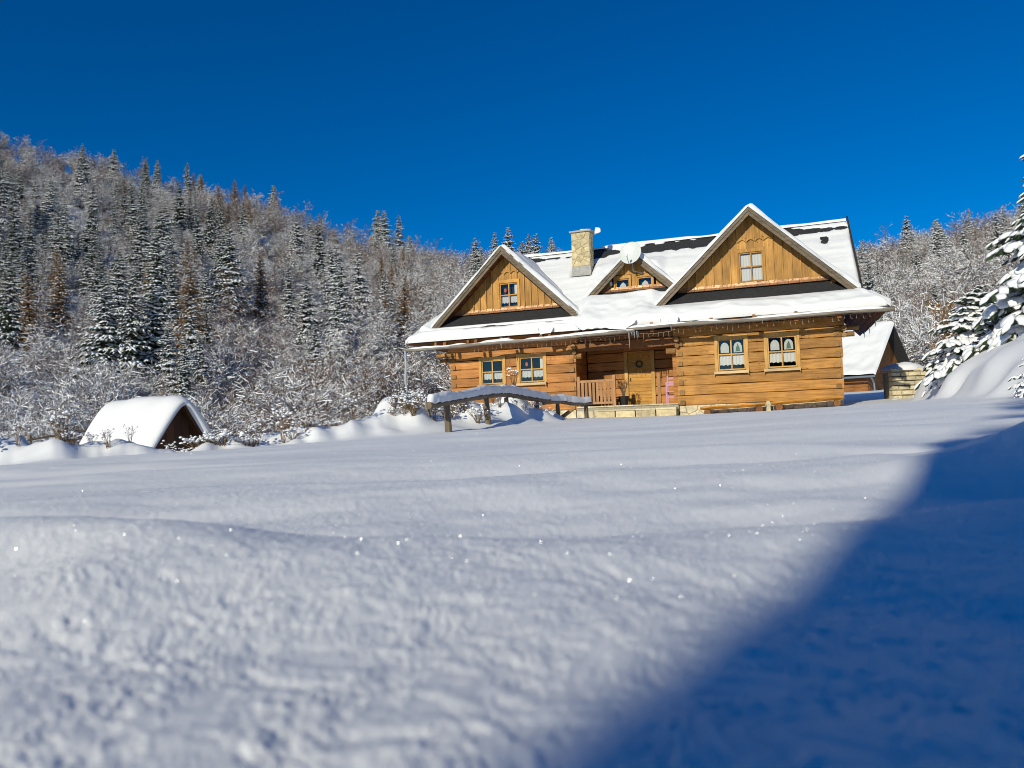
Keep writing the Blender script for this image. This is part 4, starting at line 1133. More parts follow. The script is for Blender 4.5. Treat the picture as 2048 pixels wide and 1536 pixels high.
def spruce_meshes(h, R, levels, per, seed, det=0, load=.7, mat='needles', lean=.0, base=.06, lscale=1.0):
    """trunk, crown of drooping sprays and the snow pads lying on them"""
    rr = random.Random(seed); T = Soup(); C = Soup(); S = Soup()
    n = 7
    pts = [(0, 0, 0, h*.014+.03), (0, 0, h*.3, h*.011+.02), (0, 0, h*.7, h*.006+.01), (0, 0, h*.99, .012)]
    v = [(r*cos(2*pi*k/n), r*sin(2*pi*k/n), z) for x, y, z, r in pts for k in range(n)]
    T.add(v, [(i*n+k, i*n+(k+1) % n, (i+1)*n+(k+1) % n, (i+1)*n+k) for i in range(3) for k in range(n)])
    for li in range(levels):
        t = base+(1-base)*max(0.0, (li+rr.uniform(-.3, .3))/levels)**.92; t = min(.985, max(base, t)); z0 = h*t
        L0 = R*((1-t)**.66)*(.92+.16*sin(li*1.7))+.02*R
        m_ = max(3, int(per*(.55+.6*(1-t))+rr.random()))
        a0 = rr.uniform(0, 6.28)
        for b in range(m_):
            az = a0+2*pi*(b+rr.uniform(-.35, .35))/m_; L = L0*rr.uniform(.68, 1.15)
            z0 = h*min(.985, max(base*.6, t+rr.uniform(-1, 1)*.9/levels))
            up = .35*t-.05; droop = rr.uniform(.28, .5)*(1.15-t*.75)
            d = np.array([cos(az), sin(az), 0]); sd = np.array([-sin(az), cos(az), 0])
            def pt(s): return np.array([0, 0, z0])+d*L*s+np.array([0, 0, L*(up*s-droop*s*s+.10*max(0, s-.7))])
            ns = 4 if det == 0 else 6
            for q in range(ns):
                s0 = .16+.80*q/(ns-1); c = pt(s0); dr = pt(min(1.05, s0+.08))-c; dr = dr/(np.linalg.norm(dr)+1e-9)
                wl = L*(.34*(1-s0*.62))*rr.uniform(.8, 1.25)+.03*R
                for sg in ((-1, 1) if q < ns-1 else (0,)):
                    o = dr*(.75 if sg else 1)+sd*sg*.8; o = o+np.array([0, 0, (-.42-.38*rr.random()) if det == 0 else (-.28-.25*rr.random())]); o = o/np.linalg.norm(o)
                    pw = np.cross(o, [0, 0, 1]); pw = pw/(np.linalg.norm(pw)+1e-9); wd = wl*(.30 if det == 0 else .24)
                    e = c+o*wl
                    m1 = c+o*wl*.45+pw*wd; m2 = c+o*wl*.45-pw*wd; hang = np.array([0, 0, -wl*.34])
                    C.add([c, m1, e, m2, (m1+m2)/2+hang, e+hang*.5], [(0, 1, 2), (0, 2, 3), (1, 4, 2), (3, 2, 4), (0, 4, 1), (0, 3, 4), (4, 5, 2)])
                    if det:
                        for kk in range(5):
                            w_ = c+o*wl*rr.uniform(.1, .95); oo = o*.5+pw*rr.uniform(-1, 1)+np.array([0, 0, rr.uniform(-.6, .1)]); oo = oo/np.linalg.norm(oo)
                            e2 = w_+oo*wl*.45; pp = np.cross(oo, [.2, .1, 1]); pp = pp/(np.linalg.norm(pp)+1e-9)*wl*.05
                            C.add([w_-pp, w_+pp, e2], [(0, 1, 2)])
                    for _pad in range(3 if det else 1):
                        if rr.random() > load: continue
                        lv, lf = lump_mesh(1 if det else 0, rr)
                        ll = wl*rr.uniform(.38, .6)*lscale; lw = wl*rr.uniform(.22, .36)*lscale; lh = wl*rr.uniform(.14, .26)*lscale
                        if det: q_ = rr.uniform(.45, .85); ll *= q_; lw *= q_*1.1; lh *= q_*.9
                        upv = np.cross(o, -pw) if np.cross(pw, o)[2] < 0 else np.cross(pw, o)
                        cen = c+o*wl*(rr.uniform(.45, .62) if not det else rr.uniform(.2, .9))+np.array([0, 0, lh*.25])+(pw*wl*rr.uniform(-.2, .2) if det else 0)
                        jit = 1+np.array([[rr.uniform(-.22, .22)] for _ in range(len(lv))])
                        P = cen+(lv[:, :1]*ll)*o*jit+(lv[:, 1:2]*lw)*pw*jit+(lv[:, 2:3]*lh)*upv
                        S.add(P, lf)
    return (T.mesh('trunk', M['bark'], True), C.mesh('crown', M[mat], False), S.mesh('snow', M['snow_tree'], True))

def bare_meshes(h, seed, mat='twig', snow=.75, spread=.55, dens=(6, 5, 5, 4), multi=1, thick=1.0, minr=.017):
    """branching skeleton; every twig a thin four-sided bar, snow bars resting on the flatter ones"""
    rr = random.Random(seed); W_ = Soup(); S = Soup()
    segs = []
    def grow(p, d, L, r, lev):
        ns = 5 if lev == 0 else (4 if lev < 2 else (3 if lev < 3 else 2))
        for i in range(ns):
            dd = d+np.array([rr.gauss(0, .13), rr.gauss(0, .13), rr.gauss(0, .07)+(.05 if lev < 3 else -.02)]); d = dd/np.linalg.norm(dd)
            q = p+d*L/ns; r2 = r*(1-.22)
            segs.append((p, q, max(r, minr), max(r2, minr), lev)); p0 = p; p = q; r = r2
            if lev < 4 and not (lev == 0 and i == 0):
                for c in range(max(1, int(dens[min(lev, 3)]/ns+rr.random()))):
                    a = rr.uniform(0, 6.28); tilt = rr.uniform(.5, 1.05)*(.8+spread*.5)
                    u = np.cross(d, [.3, .2, .9]); u = u/np.linalg.norm(u); w = np.cross(d, u)
                    nd = d*cos(tilt)+(u*cos(a)+w*sin(a))*sin(tilt); nd[2] += .12
                    f = rr.random(); grow(p0+(p-p0)*f, nd/np.linalg.norm(nd), L*rr.uniform(.42, .68), r*.55, lev+1)
    for k in range(multi):
        a = rr.uniform(0, 6.28); t = 0 if multi == 1 else rr.uniform(.1, .55)
        grow(np.array([rr.uniform(-.3, .3), rr.uniform(-.3, .3), 0])*(multi > 1), np.array([cos(a)*t, sin(a)*t, 1.]), h*(.62 if multi == 1 else rr.uniform(.45, .75)), h*.013*thick if multi == 1 else h*.009*thick, 0 if multi == 1 else 1)
    for p, q, r1, r2, lev in segs:
        d = q-p; L = np.linalg.norm(d)+1e-9; d = d/L
        u = np.cross(d, [0, 0, 1]); nu = np.linalg.norm(u)
        u = u/nu if nu > .05 else np.array([1., 0, 0]); w = np.cross(u, d)
        W_.add([p+u*r1, p+w*r1, p-u*r1, p-w*r1, q+u*r2, q+w*r2, q-u*r2, q-w*r2], [(0,1,5,4),(1,2,6,5),(2,3,7,6),(3,0,4,7)])
        if nu > (.35 if lev > 1 else .6) and rr.random() < snow:
            a, b = r1*1.15+.006, r2*1.15+.006; k = (.9+.6*rr.random())*nu
            zz = np.array([0, 0, 1.])
            S.add([p+u*a+w*r1*.2, p+w*r1*.6+zz*a*1.6*k, p-u*a+w*r1*.2, q+u*b+w*r2*.2, q+w*r2*.6+zz*b*1.6*k, q-u*b+w*r2*.2], [(0,1,4,3),(1,2,5,4),(2,0,3,5),(3,4,5),(2,1,0)])
    return (W_.mesh('branches', M[mat], False), S.mesh('snow', M['snow_tree'], False))

SPR = [spruce_meshes(16, R_, lv, pr, 100+i, 0, ld, lscale=1.12) for i, (R_, lv, pr, ld) in enumerate(((3.0, 34, 9, .72), (2.6, 36, 8, .60), (3.6, 30, 9, .80), (2.9, 34, 8, .48), (2.4, 34, 8, .72)))]
SPH = [spruce_meshes(16, R_, lv, pr, 150+i, 0, ld, lscale=1.28) for i, (R_, lv, pr, ld) in enumerate(((3.3, 30, 9, .85), (2.9, 32, 8, .75), (3.8, 28, 9, .9), (3.0, 30, 8, .6)))]
BAR = [bare_meshes(12, 200+i, 'twig', .72, sp, (7, 6, 5, 5), minr=.018) for i, sp in enumerate((.5, .7, .6, .45, .65))]
BRN = [bare_meshes(12, 230+i, mt, .25, .45) for i, mt in enumerate(('twig_violet', 'twig_brown', 'twig_violet'))]
LAR = [spruce_meshes(15, 2.7, 34, 9, 260+i, 0, .28, 'larch') for i in range(2)]
SHR = [bare_meshes(4.2, 280+i, mt, sn, .6, (5, 6, 6, 5), 10, .5, .0085) for i, (mt, sn) in enumerate((('twig_brown', .32), ('twig', .62), ('twig_brown', .5), ('twig', .75)))]

def put(name, meshes, parts, loc, sc, rz, label, cat, group, scz=None):
    e = empty(name, loc, rz); e.scale = (sc, sc, scz or sc)
    if cat == 'tree': e.rotation_euler = (trnd.gauss(0, .025), trnd.gauss(0, .025), rz)
    for me, pn in zip(meshes, parts):
        o = bpy.data.objects.new(pn, me); COL.objects.link(o); o.parent = e
        if pn in ('snow', 'snow_caps', 'branches', 'stems', 'crown'): o['kind'] = 'stuff'
    tag(e, label, cat, group); return e
TP = ('trunk', 'crown', 'snow'); BP = ('branches', 'snow')
trnd = random.Random(42)
def solve_r(px, py, h):
    b, e = _be(px, py); D = float(np.interp(b, SKB, SKD)); r = D*.995; best = None
    rs = np.linspace(D, 66, 400); zz = hill_z(np.full_like(rs, b), rs)-CZ+h; el = np.arctan2(zz, rs)
    k = np.where(el <= e)[0]; k = int(k[0]) if len(k) else int(np.argmin(np.abs(el-e)))
    return b, float(rs[k])
def plant_at(b, r): return Vector((r*sin(b), r*cos(b), float(hill_z(np.array([b]), np.array([r]))[0])-.15))
placed = []
HERO = [ # crown tip in the photograph, height in metres, label
 (12,335,19,'dark snowy spruce at the left edge of the hillside wood'), (38,332,15,'spruce beside the dark left edge tree high on the hill'), (98,357,17,'tall snowy spruce near the upper left of the hill'),
 (160,312,16,'spruce just under the left skyline of the hill'), (185,357,16,'slim dark spruce below the left skyline'), (228,296,17,'tallest spruce breaking the left part of the skyline'),
 (290,315,12,'small spruce on the skyline right of the tallest left one'), (398,346,12,'spruce tip on the skyline between brown larches'), (545,368,15,'dark spruce tip standing alone where the skyline drops'),
 (455,442,19,'tall narrow snowy spruce in the middle of the left hill'), (590,427,19,'broad snowy spruce left of centre on the hill'), (618,424,15,'spruce close behind the broad snowy one'), (640,425,11,'slim spruce right of the broad snowy one'),
 (663,492,17,'snowy spruce in the middle of the hill above the brown thicket'), (718,492,18,'wide snow laden spruce right of the hill centre'), (752,418,18,'left one of the spruce pair on the skyline left of the cabin'), (768,419,18,'right one of the spruce pair on the skyline left of the cabin'),
 (796,426,18,'spruce right of the skyline pair left of the cabin'), (820,470,13,'leaning snowy spruce below the skyline pair'), (631,642,9,'small snowy spruce standing in the brown thicket'), (682,582,12,'snowy spruce above the thicket left of the cabin'),
 (742,640,6,'small snow lump of a spruce left of the cabin roof'), (260,540,17,'snowy spruce in the dense stand left of centre'), (205,560,17,'snowy spruce in the lower left stand'), (300,562,18,'tall dark spruce behind the snowy shed'), (376,592,14,'dark spruce right behind the snowy shed'),
 (340,640,13,'spruce directly behind the shed roof'), (402,668,12,'spruce right of the shed at the foot of the hill'), (130,400,16,'snowy spruce on the upper left slope'), (330,470,16,'snowy spruce on the mid slope above the larches'),
 (960,490,10,'small spruce above the left rake of the left gable'), (985,462,13,'slim spruce behind the left gable'), (1015,452,14,'dark pointed spruce just right of the left gable peak'), (1056,467,13,'bushy spruce behind the roof between left gable and chimney'), (1102,472,12,'spruce behind the roof left of the chimney'),
 (1740,508,16,'slim snowy spruce right of the cabin roof end'), (1720,540,12,'small spruce by the right end of the roof'), (1792,528,15,'snowy spruce on the right hill left of centre'), (1835,500,16,'tall snowy spruce on the right hill'), (1872,436,14,'dark spruce tip on the right skyline'), (1895,470,17,'broad snowy spruce high on the right hill'),
 (1778,585,15,'snowy spruce low on the right hill'), (1842,572,15,'snowy spruce low behind the grey pole'), (1938,530,16,'snowy spruce beside the big near spruce'), (1992,424,14,'spruce on the right skyline near the picture edge')]
for i, (px, py, h, lab) in enumerate(HERO):
    b, r = solve_r(px, py, h)
    p = plant_at(b, r); q = ray(px, py); q = q*(math.hypot(p.x, p.y)/math.hypot(q[0], q[1]))
    hh = min(max(q[2]+CZ-p.z, h*.6), h*1.5)
    put('spruce_tree', SPH[(i*3+i//4) % 4], TP, p, hh/16*(.95+.3*trnd.random()), trnd.uniform(0, 6.28), lab, 'tree', 'spruces on the hillside', hh/16)
    placed.append((p.x, p.y, 3.2))
def free(x, y, d):
    for a, b, c in placed:
        if (a-x)**2+(b-y)**2 < (d*.5+c*.5)**2: return False
    return True
for i, (px, py, h, lab) in enumerate(((382, 522, 15, 'rusty larch in the middle of the left hill'), (345, 505, 13, 'pale brown larch left of the rusty one'), (298, 512, 11, 'yellowish larch above the dense spruce stand'), (384, 335, 13, 'brown larch on the skyline'), (402, 338, 13, 'brown larch just right of another on the skyline'), (470, 352, 14, 'orange brown larch on the skyline left of centre'), (490, 355, 13, 'orange brown larch where the skyline starts to drop'), (112, 508, 13, 'brownish larch low on the left slope'), (800, 545, 14, 'tall bare brown larch left of the cabin'), (60, 530, 12, 'thin brownish larch near the left edge'))):
    b, r = solve_r(px, py, h); p = plant_at(b, r)
    put('larch_tree', LAR[i % 2], TP, p, h/15*trnd.uniform(1, 1.25), trnd.uniform(0, 6.28), lab, 'tree', 'larches on the left hill', h/15); placed.append((p.x, p.y, 3.4))
B0, B1, B2 = _be(-60, 800)[0], _be(1190, 800)[0], _be(1660, 800)[0]; B3 = _be(2120, 800)[0]
def fill(n, kind, regions, mind, dens, tries=60000):
    c = 0
    for _ in range(tries):
        if c >= n: break
        ba, bb, ra, rb = trnd.choice(regions)
        b = trnd.uniform(ba, bb); D = float(np.interp(b, SKB, SKD)); r = sqrt(trnd.uniform(ra*ra, (min(rb, 1.02)*D)**2)) if rb <= 1.05 else sqrt(trnd.uniform(ra*ra, rb*rb))
        x, y = r*sin(b), r*cos(b)
        # pixel column and slope position steer the mix
        t = (r-55)/(D-55)
        if trnd.random() > dens(x, y, b, t) or not free(x, y, mind): continue
        p = plant_at(b, r); placed.append((x, y, mind)); kind(p, b, t, r); c += 1
    return c
def colx(b): return 1024+FPX*tan(b)
def where(b, t):
    c = colx(b); sl = 'high' if t > .66 else ('midway' if t > .33 else 'low')
    if b > .1: return sl+' on the right hill'
    for lim, w in ((140, 'far left'), (420, 'left'), (640, 'middle'), (860, 'right')):
        if c < lim: return sl+' on the '+w+' part of the left hill'
    return sl+' on the slope behind the cabin'
def k_spruce(p, b, t, r):
    s = trnd.uniform(.65, 1.25)*(.55+.45*float(sstep(75, 130, r))); left = b < .1
    if not left: s *= .72
    put('spruce_tree', trnd.choice(SPR), TP, p, s*trnd.uniform(.9, 1.2), trnd.uniform(0, 6.28), 'snow dusted spruce '+where(b, t), 'tree', 'spruces '+where(b, t), s)
def k_bare(p, b, t, r):
    left = b < .1; s = trnd.uniform(.6, 1.15)*(.55+.45*float(sstep(70, 120, r)))*(1 if left else .8)
    brown = trnd.random() < (.26+.6*float(sstep(.72, .98, t))+.2*(colx(b) > 700))
    if brown: put('bare_tree', trnd.choice(BRN), BP, p, s, trnd.uniform(0, 6.28), 'brown leafless tree with little snow '+where(b, t), 'tree', 'brown leafless trees '+where(b, t))
    else: put('bare_tree', trnd.choice(BAR), BP, p, s, trnd.uniform(0, 6.28), 'leafless tree with snowy twigs '+where(b, t), 'tree', 'snowy leafless trees '+where(b, t))
def k_larch(p, b, t, r):
    s = trnd.uniform(.6, 1.0)
    put('larch_tree', trnd.choice(LAR), TP, p, s*1.05, trnd.uniform(0, 6.28), 'golden brown larch '+where(b, t), 'tree', 'larches '+where(b, t), s)
def k_shrub(p, b, t, r):
    s = trnd.uniform(.7, 1.5); c = colx(b); left = b < .1
    v = trnd.choice((0, 2, 0, 1) if 430 < c < 1000 else (1, 3, 3, 2))
    pl_ = 'at the foot of the right hill' if not left else ('at the foot of the hill at far left' if c < 200 else ('in the thicket behind the shed' if c < 430 else ('in the thicket right of the shed' if c < 680 else 'in the thicket beside the cabin')))
    lab = ('brown twiggy shrub ' if v in (0, 2) else 'snow covered shrub ')+pl_
    put('bare_shrub', SHR[v], BP, p, s, trnd.uniform(0, 6.28), lab, 'shrub', lab.split(' ')[0]+' shrubs '+pl_, s*trnd.uniform(.8, 1.25))
LEFT = (B0, B1, 62, 1.0); RIGHT = (B2, B3, 66, 1.0)
def d_spr(x, y, b, t):
    c = colx(b)
    if b > .1: return .8
    return float(np.interp(c, [0, 300, 420, 520, 900, 1200], [1, 1, .6, .16, .10, .5]))*(1 if t > .12 else .5)*(.12 if t > .8 else 1)
n1 = fill(105, k_spruce, [LEFT], 4.2, d_spr); n2 = fill(42, k_spruce, [RIGHT], 4.0, d_spr)
def d_lar(x, y, b, t):
    c = colx(b); return 1.0 if (330 < c < 450 and .2 < t < .65) or (380 < c < 520 and t > .7) or (60 < c < 130 and .15 < t < .5) or (770 < c < 830 and .3 < t < .7) else .03
fill(26, k_larch, [LEFT], 3.6, d_lar, 30000)
fill(230, k_bare, [LEFT], 3.8, lambda x, y, b, t: .55+.45*(t > .5)); fill(60, k_bare, [RIGHT, (B1, B2, 150, 1.0)], 4.0, lambda x, y, b, t: 1)
# ridge fringe
fill(60, k_bare, [(B0, B1, 275, 1.0), (B2, B3, 180, 1.0)], 2.4, lambda x, y, b, t: 1 if t > .93 else 0, 90000)
fill(150, k_shrub, [(B0, B1, 60, 105)], 2.0, lambda x, y, b, t: 1); fill(30, k_shrub, [(B2, B3, 64, 95)], 2.0, lambda x, y, b, t: 1)
print('trees', len(placed), n1, n2)

# undergrowth between the trees: nobody could count it
def scatter(name, label, srcs, pts, smin, smax):
    """points carrying instances of a twig mesh"""
    ng = bpy.data.node_groups.new(name, 'GeometryNodeTree')
    ng.interface.new_socket('Geometry', in_out='INPUT', socket_type='NodeSocketGeometry'); ng.interface.new_socket('Geometry', in_out='OUTPUT', socket_type='NodeSocketGeometry')
    gi, go = ng.nodes.new('NodeGroupInput'), ng.nodes.new('NodeGroupOutput')
    jn = ng.nodes.new('GeometryNodeJoinGeometry')
    for ob in srcs:
        oi = ng.nodes.new('GeometryNodeObjectInfo'); oi.inputs['Object'].default_value = ob; oi.transform_space = 'ORIGINAL'; oi.inputs['As Instance'].default_value = True
        ng.links.new(oi.outputs['Geometry'], jn.inputs['Geometry'])
    ip = ng.nodes.new('GeometryNodeInstanceOnPoints')
    rv = ng.nodes.new('FunctionNodeRandomValue'); rv.data_type = 'FLOAT_VECTOR'
    rv.inputs[0].default_value = (-.1, -.1, 0); rv.inputs[1].default_value = (.1, .1, 6.28)
    sv = ng.nodes.new('FunctionNodeRandomValue'); sv.data_type = 'FLOAT'
    sv.inputs[2].default_value = smin; sv.inputs[3].default_value = smax
    ng.links.new(gi.outputs[0], ip.inputs['Points']); ng.links.new(jn.outputs[0], ip.inputs['Instance'])
    ng.links.new(rv.outputs[0], ip.inputs['Rotation']); ng.links.new(sv.outputs[1], ip.inputs['Scale']); ng.links.new(ip.outputs[0], go.inputs[0])
    me = bpy.data.meshes.new(name); me.from_pydata(pts, [], []); me.update()
    o = bpy.data.objects.new(name, me); COL.objects.link(o)
    md = o.modifiers.new('scatter', 'NODES'); md.node_group = ng
    tag(o, label, None, kind='stuff'); return o
def first(mesh): return next(o for o in COL.objects if o.type == 'MESH' and o.data == mesh)
def upts(n, regs, dens=None):
    out = []
    while len(out) < n:
        ba, bb, ra, rb = trnd.choice(regs); b = trnd.uniform(ba, bb); D = float(np.interp(b, SKB, SKD)); r = sqrt(trnd.uniform(ra*ra, (rb*D)**2))
        if dens and trnd.random() > dens(b, r, (r-55)/(D-55)): continue
        p = plant_at(b, r); out.append((p.x, p.y, p.z-.1))
    return out
LR = [(B0, B1, 64, 1.01), (B0, B1, 64, 1.01), (B2, B3, 66, 1.01)]
scatter('undergrowth', 'snowy bare undergrowth filling the wooded slopes', [first(SHR[1][0]), first(SHR[1][1])], upts(900, LR), .6, 1.35)
scatter('undergrowth', 'brown bare undergrowth filling the wooded slopes', [first(SHR[0][0]), first(SHR[0][1])], upts(800, LR), .6, 1.4)
scatter('wood', 'farther leafless trees massed on the slopes', [first(BAR[1][0]), first(BAR[1][1])], upts(420, LR, lambda b, r, t: 1 if t > .3 else .15), .5, .95)
scatter('wood', 'brown leafless wood along the ridge', [first(BRN[0][0]), first(BRN[0][1])], upts(260, LR, lambda b, r, t: 1 if t > .8 else .12), .5, .95)

# ------------------------------------------------------------------ shed, right hand side, border plants
shed = empty('garden_shed', (-8.93, 20.0, CZ-1.40), radians(53)); tag(shed, 'small steep roofed shed buried under thick smooth snow', 'shed')
SH, SW, SL = 2.28, 1.05, 3.7               # ridge height above its base, half width, length
for sgn in (-1, 1):
    q = [(0, -.12, SH), (sgn*SW, -.12, SH-1.62*SW), (sgn*SW, SL, SH-1.62*SW), (0, SL, SH)]
    n = Vector((sgn*1.62, 0, 1)).normalized(); v = [Vector(p) for p in q]+[Vector(p)-n*.06 for p in q]
    mesh_obj('roof_slope', v, [(0,1,2,3),(7,6,5,4),(0,4,5,1),(1,5,6,2),(2,6,7,3),(3,7,4,0)], M['dark_boards'], shed)
for i in range(9):
    xa = -.95+i*.211; xb = xa+.203
    def zt_(x): return SH-.10-1.62*abs(x)
    tops = [(xb, zt_(xb)), (xa, zt_(xa))] if not xa < 0 < xb else [(xb, zt_(xb)), (0, zt_(0)), (xa, zt_(xa))]
    MB().prism([(xa, -.3), (xb, -.3)]+tops, .12, .15).build('board', M['dark_boards'], shed)
MB().box(-.8, .8, .3, SL-.1, -.4, .7).build('body', M['dark_boards'], shed)
def shed_snow():
    ny, nk = 60, 40; v = []; f = []
    for j in range(ny+1):
        t = j/ny; y = -.30+(SL+.45)*t; e = min(1., sin(min(1, t*7)*pi/2)**.5 if t < .15 else 1, sqrt(max(0, 1-((t-.94)/.06)**2)) if t > .94 else 1); e = max(e, .02)
        for k in range(nk+1):
            u = -1+2*k/nk; x = u*(SW+.06)
            th = .26*(.85+.35*(1-abs(u)))*(1-.55*max(0, abs(u)-.85)/.15)
            zz = SH-1.62*(sqrt(x*x+.035)-.10)
            n = Vector((1.62*x/sqrt(x*x+.05), 0, 1)).normalized()
            w_ = 1+.12*float(vnoise(np.array(x*2.2), np.array(y*1.4), 3))
            lift = th*e*w_; sag = 0 if t < .94 else (1-e)*.12
            v.append((x+n.x*lift, y, zz+n.z*lift-sag))
        for k in (1, 0):                       # underside edge so the sheet has thickness at its eaves and ends
            pass
    for j in range(ny):
        for k in range(nk): f.append((j*(nk+1)+k, j*(nk+1)+k+1, (j+1)*(nk+1)+k+1, (j+1)*(nk+1)+k))
    b0 = len(v)
    for k in range(nk+1):                      # front lip folds back to the boards
        u = -1+2*k/nk; x = u*(SW+.02); v.append((x, -.13, SH-1.62*abs(x)+.01))
    for k in range(nk): f.append((b0+k, b0+k+1, k+1, k))
    mesh_obj('roof_snow', v, f, M['snow_roof'], shed, smooth=True)
shed_snow()

# stone terrace wall beside the cabin, in rough courses
tw = empty('stone_wall', (14.3, 27.0, CZ+.25)); tag(tw, 'low pale stone terrace wall capped with snow right of the cabin', 'wall')
def coursed(x0, x1, y0, y1, n, h, seed, shift=0):
    rr = random.Random(seed); ux = Vector((x1-x0, y1-y0, 0)); L = ux.length; ux.normalize(); nn = Vector((ux.y, -ux.x, 0)); z = -.25
    for i in range(n):
        hh = h*rr.uniform(.85, 1.15); x = rr.uniform(-.1, 0)
        while x < L:
            w = rr.uniform(.22, .48); a, b = max(0, x)+.008, min(L, x+w)-.008; x += w
            if b-a < .06: continue
            pr = rr.uniform(0, .05); c = .02
            v = []
            for (s_, zz, d_) in ((a, z, 0), (b, z, 0), (b, z+hh-.018, 0), (a, z+hh-.018, 0), (a+c, z+c, 1), (b-c, z+c, 1), (b-c, z+hh-.018-c, 1), (a+c, z+hh-.018-c, 1)):
                p = Vector((x0, y0, 0))+ux*s_+nn*(.02 if not d_ else .05+pr); v.append((p.x, p.y, zz+rr.uniform(-.006, .006)))
            for (s_, zz) in ((a, z), (b, z), (b, z+hh-.018), (a, z+hh-.018)):
                p = Vector((x0, y0, 0))+ux*s_-nn*.25; v.append((p.x, p.y, zz))
            mesh_obj('stone', v, [(4,5,6,7),(0,1,5,4),(1,2,6,5),(2,3,7,6),(3,0,4,7),(8,9,1,0),(9,10,2,1),(10,11,3,2),(11,8,0,3)], M['stone_pale'], tw)
        z += hh
    return z
zt1 = coursed(-.55, .72, 0, -.10, 9, .165, 5); zt2 = coursed(.74, 2.3, -.10, -1.1, 9, .16, 6)
MB().add([(-.40,.15,-.3),(.72,.08,-.3),(2.3,-1.05,-.3),(2.6,.6,-.3),(.8,1.5,-.3),(-.1,1.5,-.3),(-.40,.15,1.1),(.72,.08,1.1),(2.3,-1.05,1.1),(2.6,.6,1.1),(.8,1.5,1.1),(-.1,1.5,1.1)],
         [(0,6,7,1),(1,7,8,2),(2,8,9,3),(3,9,10,4),(4,10,11,5),(5,11,6,0),(6,11,10,9,8,7)]).build('core', M['mortar'], tw)
lump('cap_snow', (.12, .40, 1.12), (.72, .62, .30), 'snow_roof', tw, 4, 26, 9, .12); lump('cap_snow', (1.5, -.1, 1.10), (1.0, 1.0, .36), 'snow_roof', tw, 6, 26, 9, .2)
lump('cap_snow', (2.05, -.85, 1.14), (.35, .3, .22), 'snow_roof', tw, 8, 18, 7, .2); lump('cap_snow', (-.45, -.25, -.22), (.6, .5, .3), 'snow_roof', tw, 9, 18, 7, .25)

# second cabin behind
c2 = empty('log_cabin', at(1738, 792, 48), -radians(47)); tag(c2, 'smaller brown cabin with a snowy roof behind the main cabin', 'cabin')
for i in range(6):
    z = .0+i*.30
    for a, b in ((-8.0, -3.55), (-2.75, -.02)) if 1 <= i <= 4 else ((-8.0, -.02),): MB().box(a, b, 0, .2, z-.3+.006, z-.006).build('log', M['far_logs'], c2)
    MB().box(-.2, 0, .201, 5.6, z-.3+.006, z-.006).build('log', M['far_logs'], c2)
w2 = MB().box(-3.55, -2.75, .05, .12, .0, 1.2).build('window', M['interior'], c2)
for a in (-3.53, -3.12): MB().box(a, a+.36, .03, .045, .06, 1.14).build('pane', M['lace'], w2)
for x in (-3.56, -3.16, -2.78): MB().box(x, x+.05, -.01, .028, -.02, 1.22).build('frame', M['far_logs'], w2)
k2 = .95
def z2(w): return 1.35+k2*(w+.8)
slab('roof_slope', [(-8.6, -.8, z2(-.8)), (.75, -.8, z2(-.8)), (.75, 2.8, z2(2.8)), (-8.6, 2.8, z2(2.8))], .1, M['shingle'], c2)
slab('roof_slope', [(-8.6, 2.8, z2(2.8)), (.75, 2.8, z2(2.8)), (.75, 6.4, z2(-.8)), (-8.6, 6.4, z2(-.8))], .1, M['shingle'], c2)
for i in range(11):
    ya = .1+i*.49; yb = ya+.48
    def zz2(y): return (z2(y) if y < 2.8 else z2(5.6-y))-.12
    v = [(-.05, ya, 1.5), (-.05, yb, 1.5), (-.05, yb, max(1.52, zz2(yb))), (-.05, ya, max(1.52, zz2(ya)))]; v += [(.0, p[1], p[2]) for p in v]
    mesh_obj('gable_board', v, [(0,1,2,3),(7,6,5,4),(0,4,5,1),(1,5,6,2),(2,6,7,3),(3,7,4,0)], M['far_logs'], c2)
snow_sheet('roof_snow', lambda a, b: (a, b, z2(b)), Vector((0, -k2, 1)).normalized(), -8.6, .8, -.85, 2.85, lambda a, b: np.minimum(np.minimum(np.minimum(b+.88, 2.95-b), np.minimum(a+8.6, .8-a)), np.maximum(np.abs(a+3.0)-1.15, np.abs(b-.15)-.55)), .22, .1, c2, .18, 70)
pnl = [(-4.1, -.38), (-1.9, -.38), (-1.9, .68), (-4.1, .68)]
v = [(a, b, z2(b)+.10) for a, b in pnl]+[(a, b, z2(b)+.02) for a, b in pnl]
mesh_obj('roof_panel', v, [(0,1,2,3),(7,6,5,4),(0,4,5,1),(1,5,6,2),(2,6,7,3),(3,7,4,0)], M['panel_glass'], c2)
MB().tube([(-8.6, -.92, 1.25), (.8, -.92, 1.22)], .07, 8).build('gutter', M['zinc'], c2)
MB().tube([(.55, -.92, 1.22), (.55, -.5, .8), (.55, -.3, -.6)], .06, 8).build('downpipe', M['zinc'], c2)

pl = empty('grey_pole', at(1898, 722, 22)); tag(pl, 'thin grey metal pole standing behind the snow bank', 'pole')
MB().tube([(0, 0, -.8), (0, 0, 1.0), (-.05, 0, 2.02)], [.035, .035, .032], 8).build('shaft', M['metal_grey'], pl)
MB().tube([(-.05, 0, 2.02), (-.05, 0, 2.05)], [.045, .02], 8).build('cap', M['metal_grey'], pl)

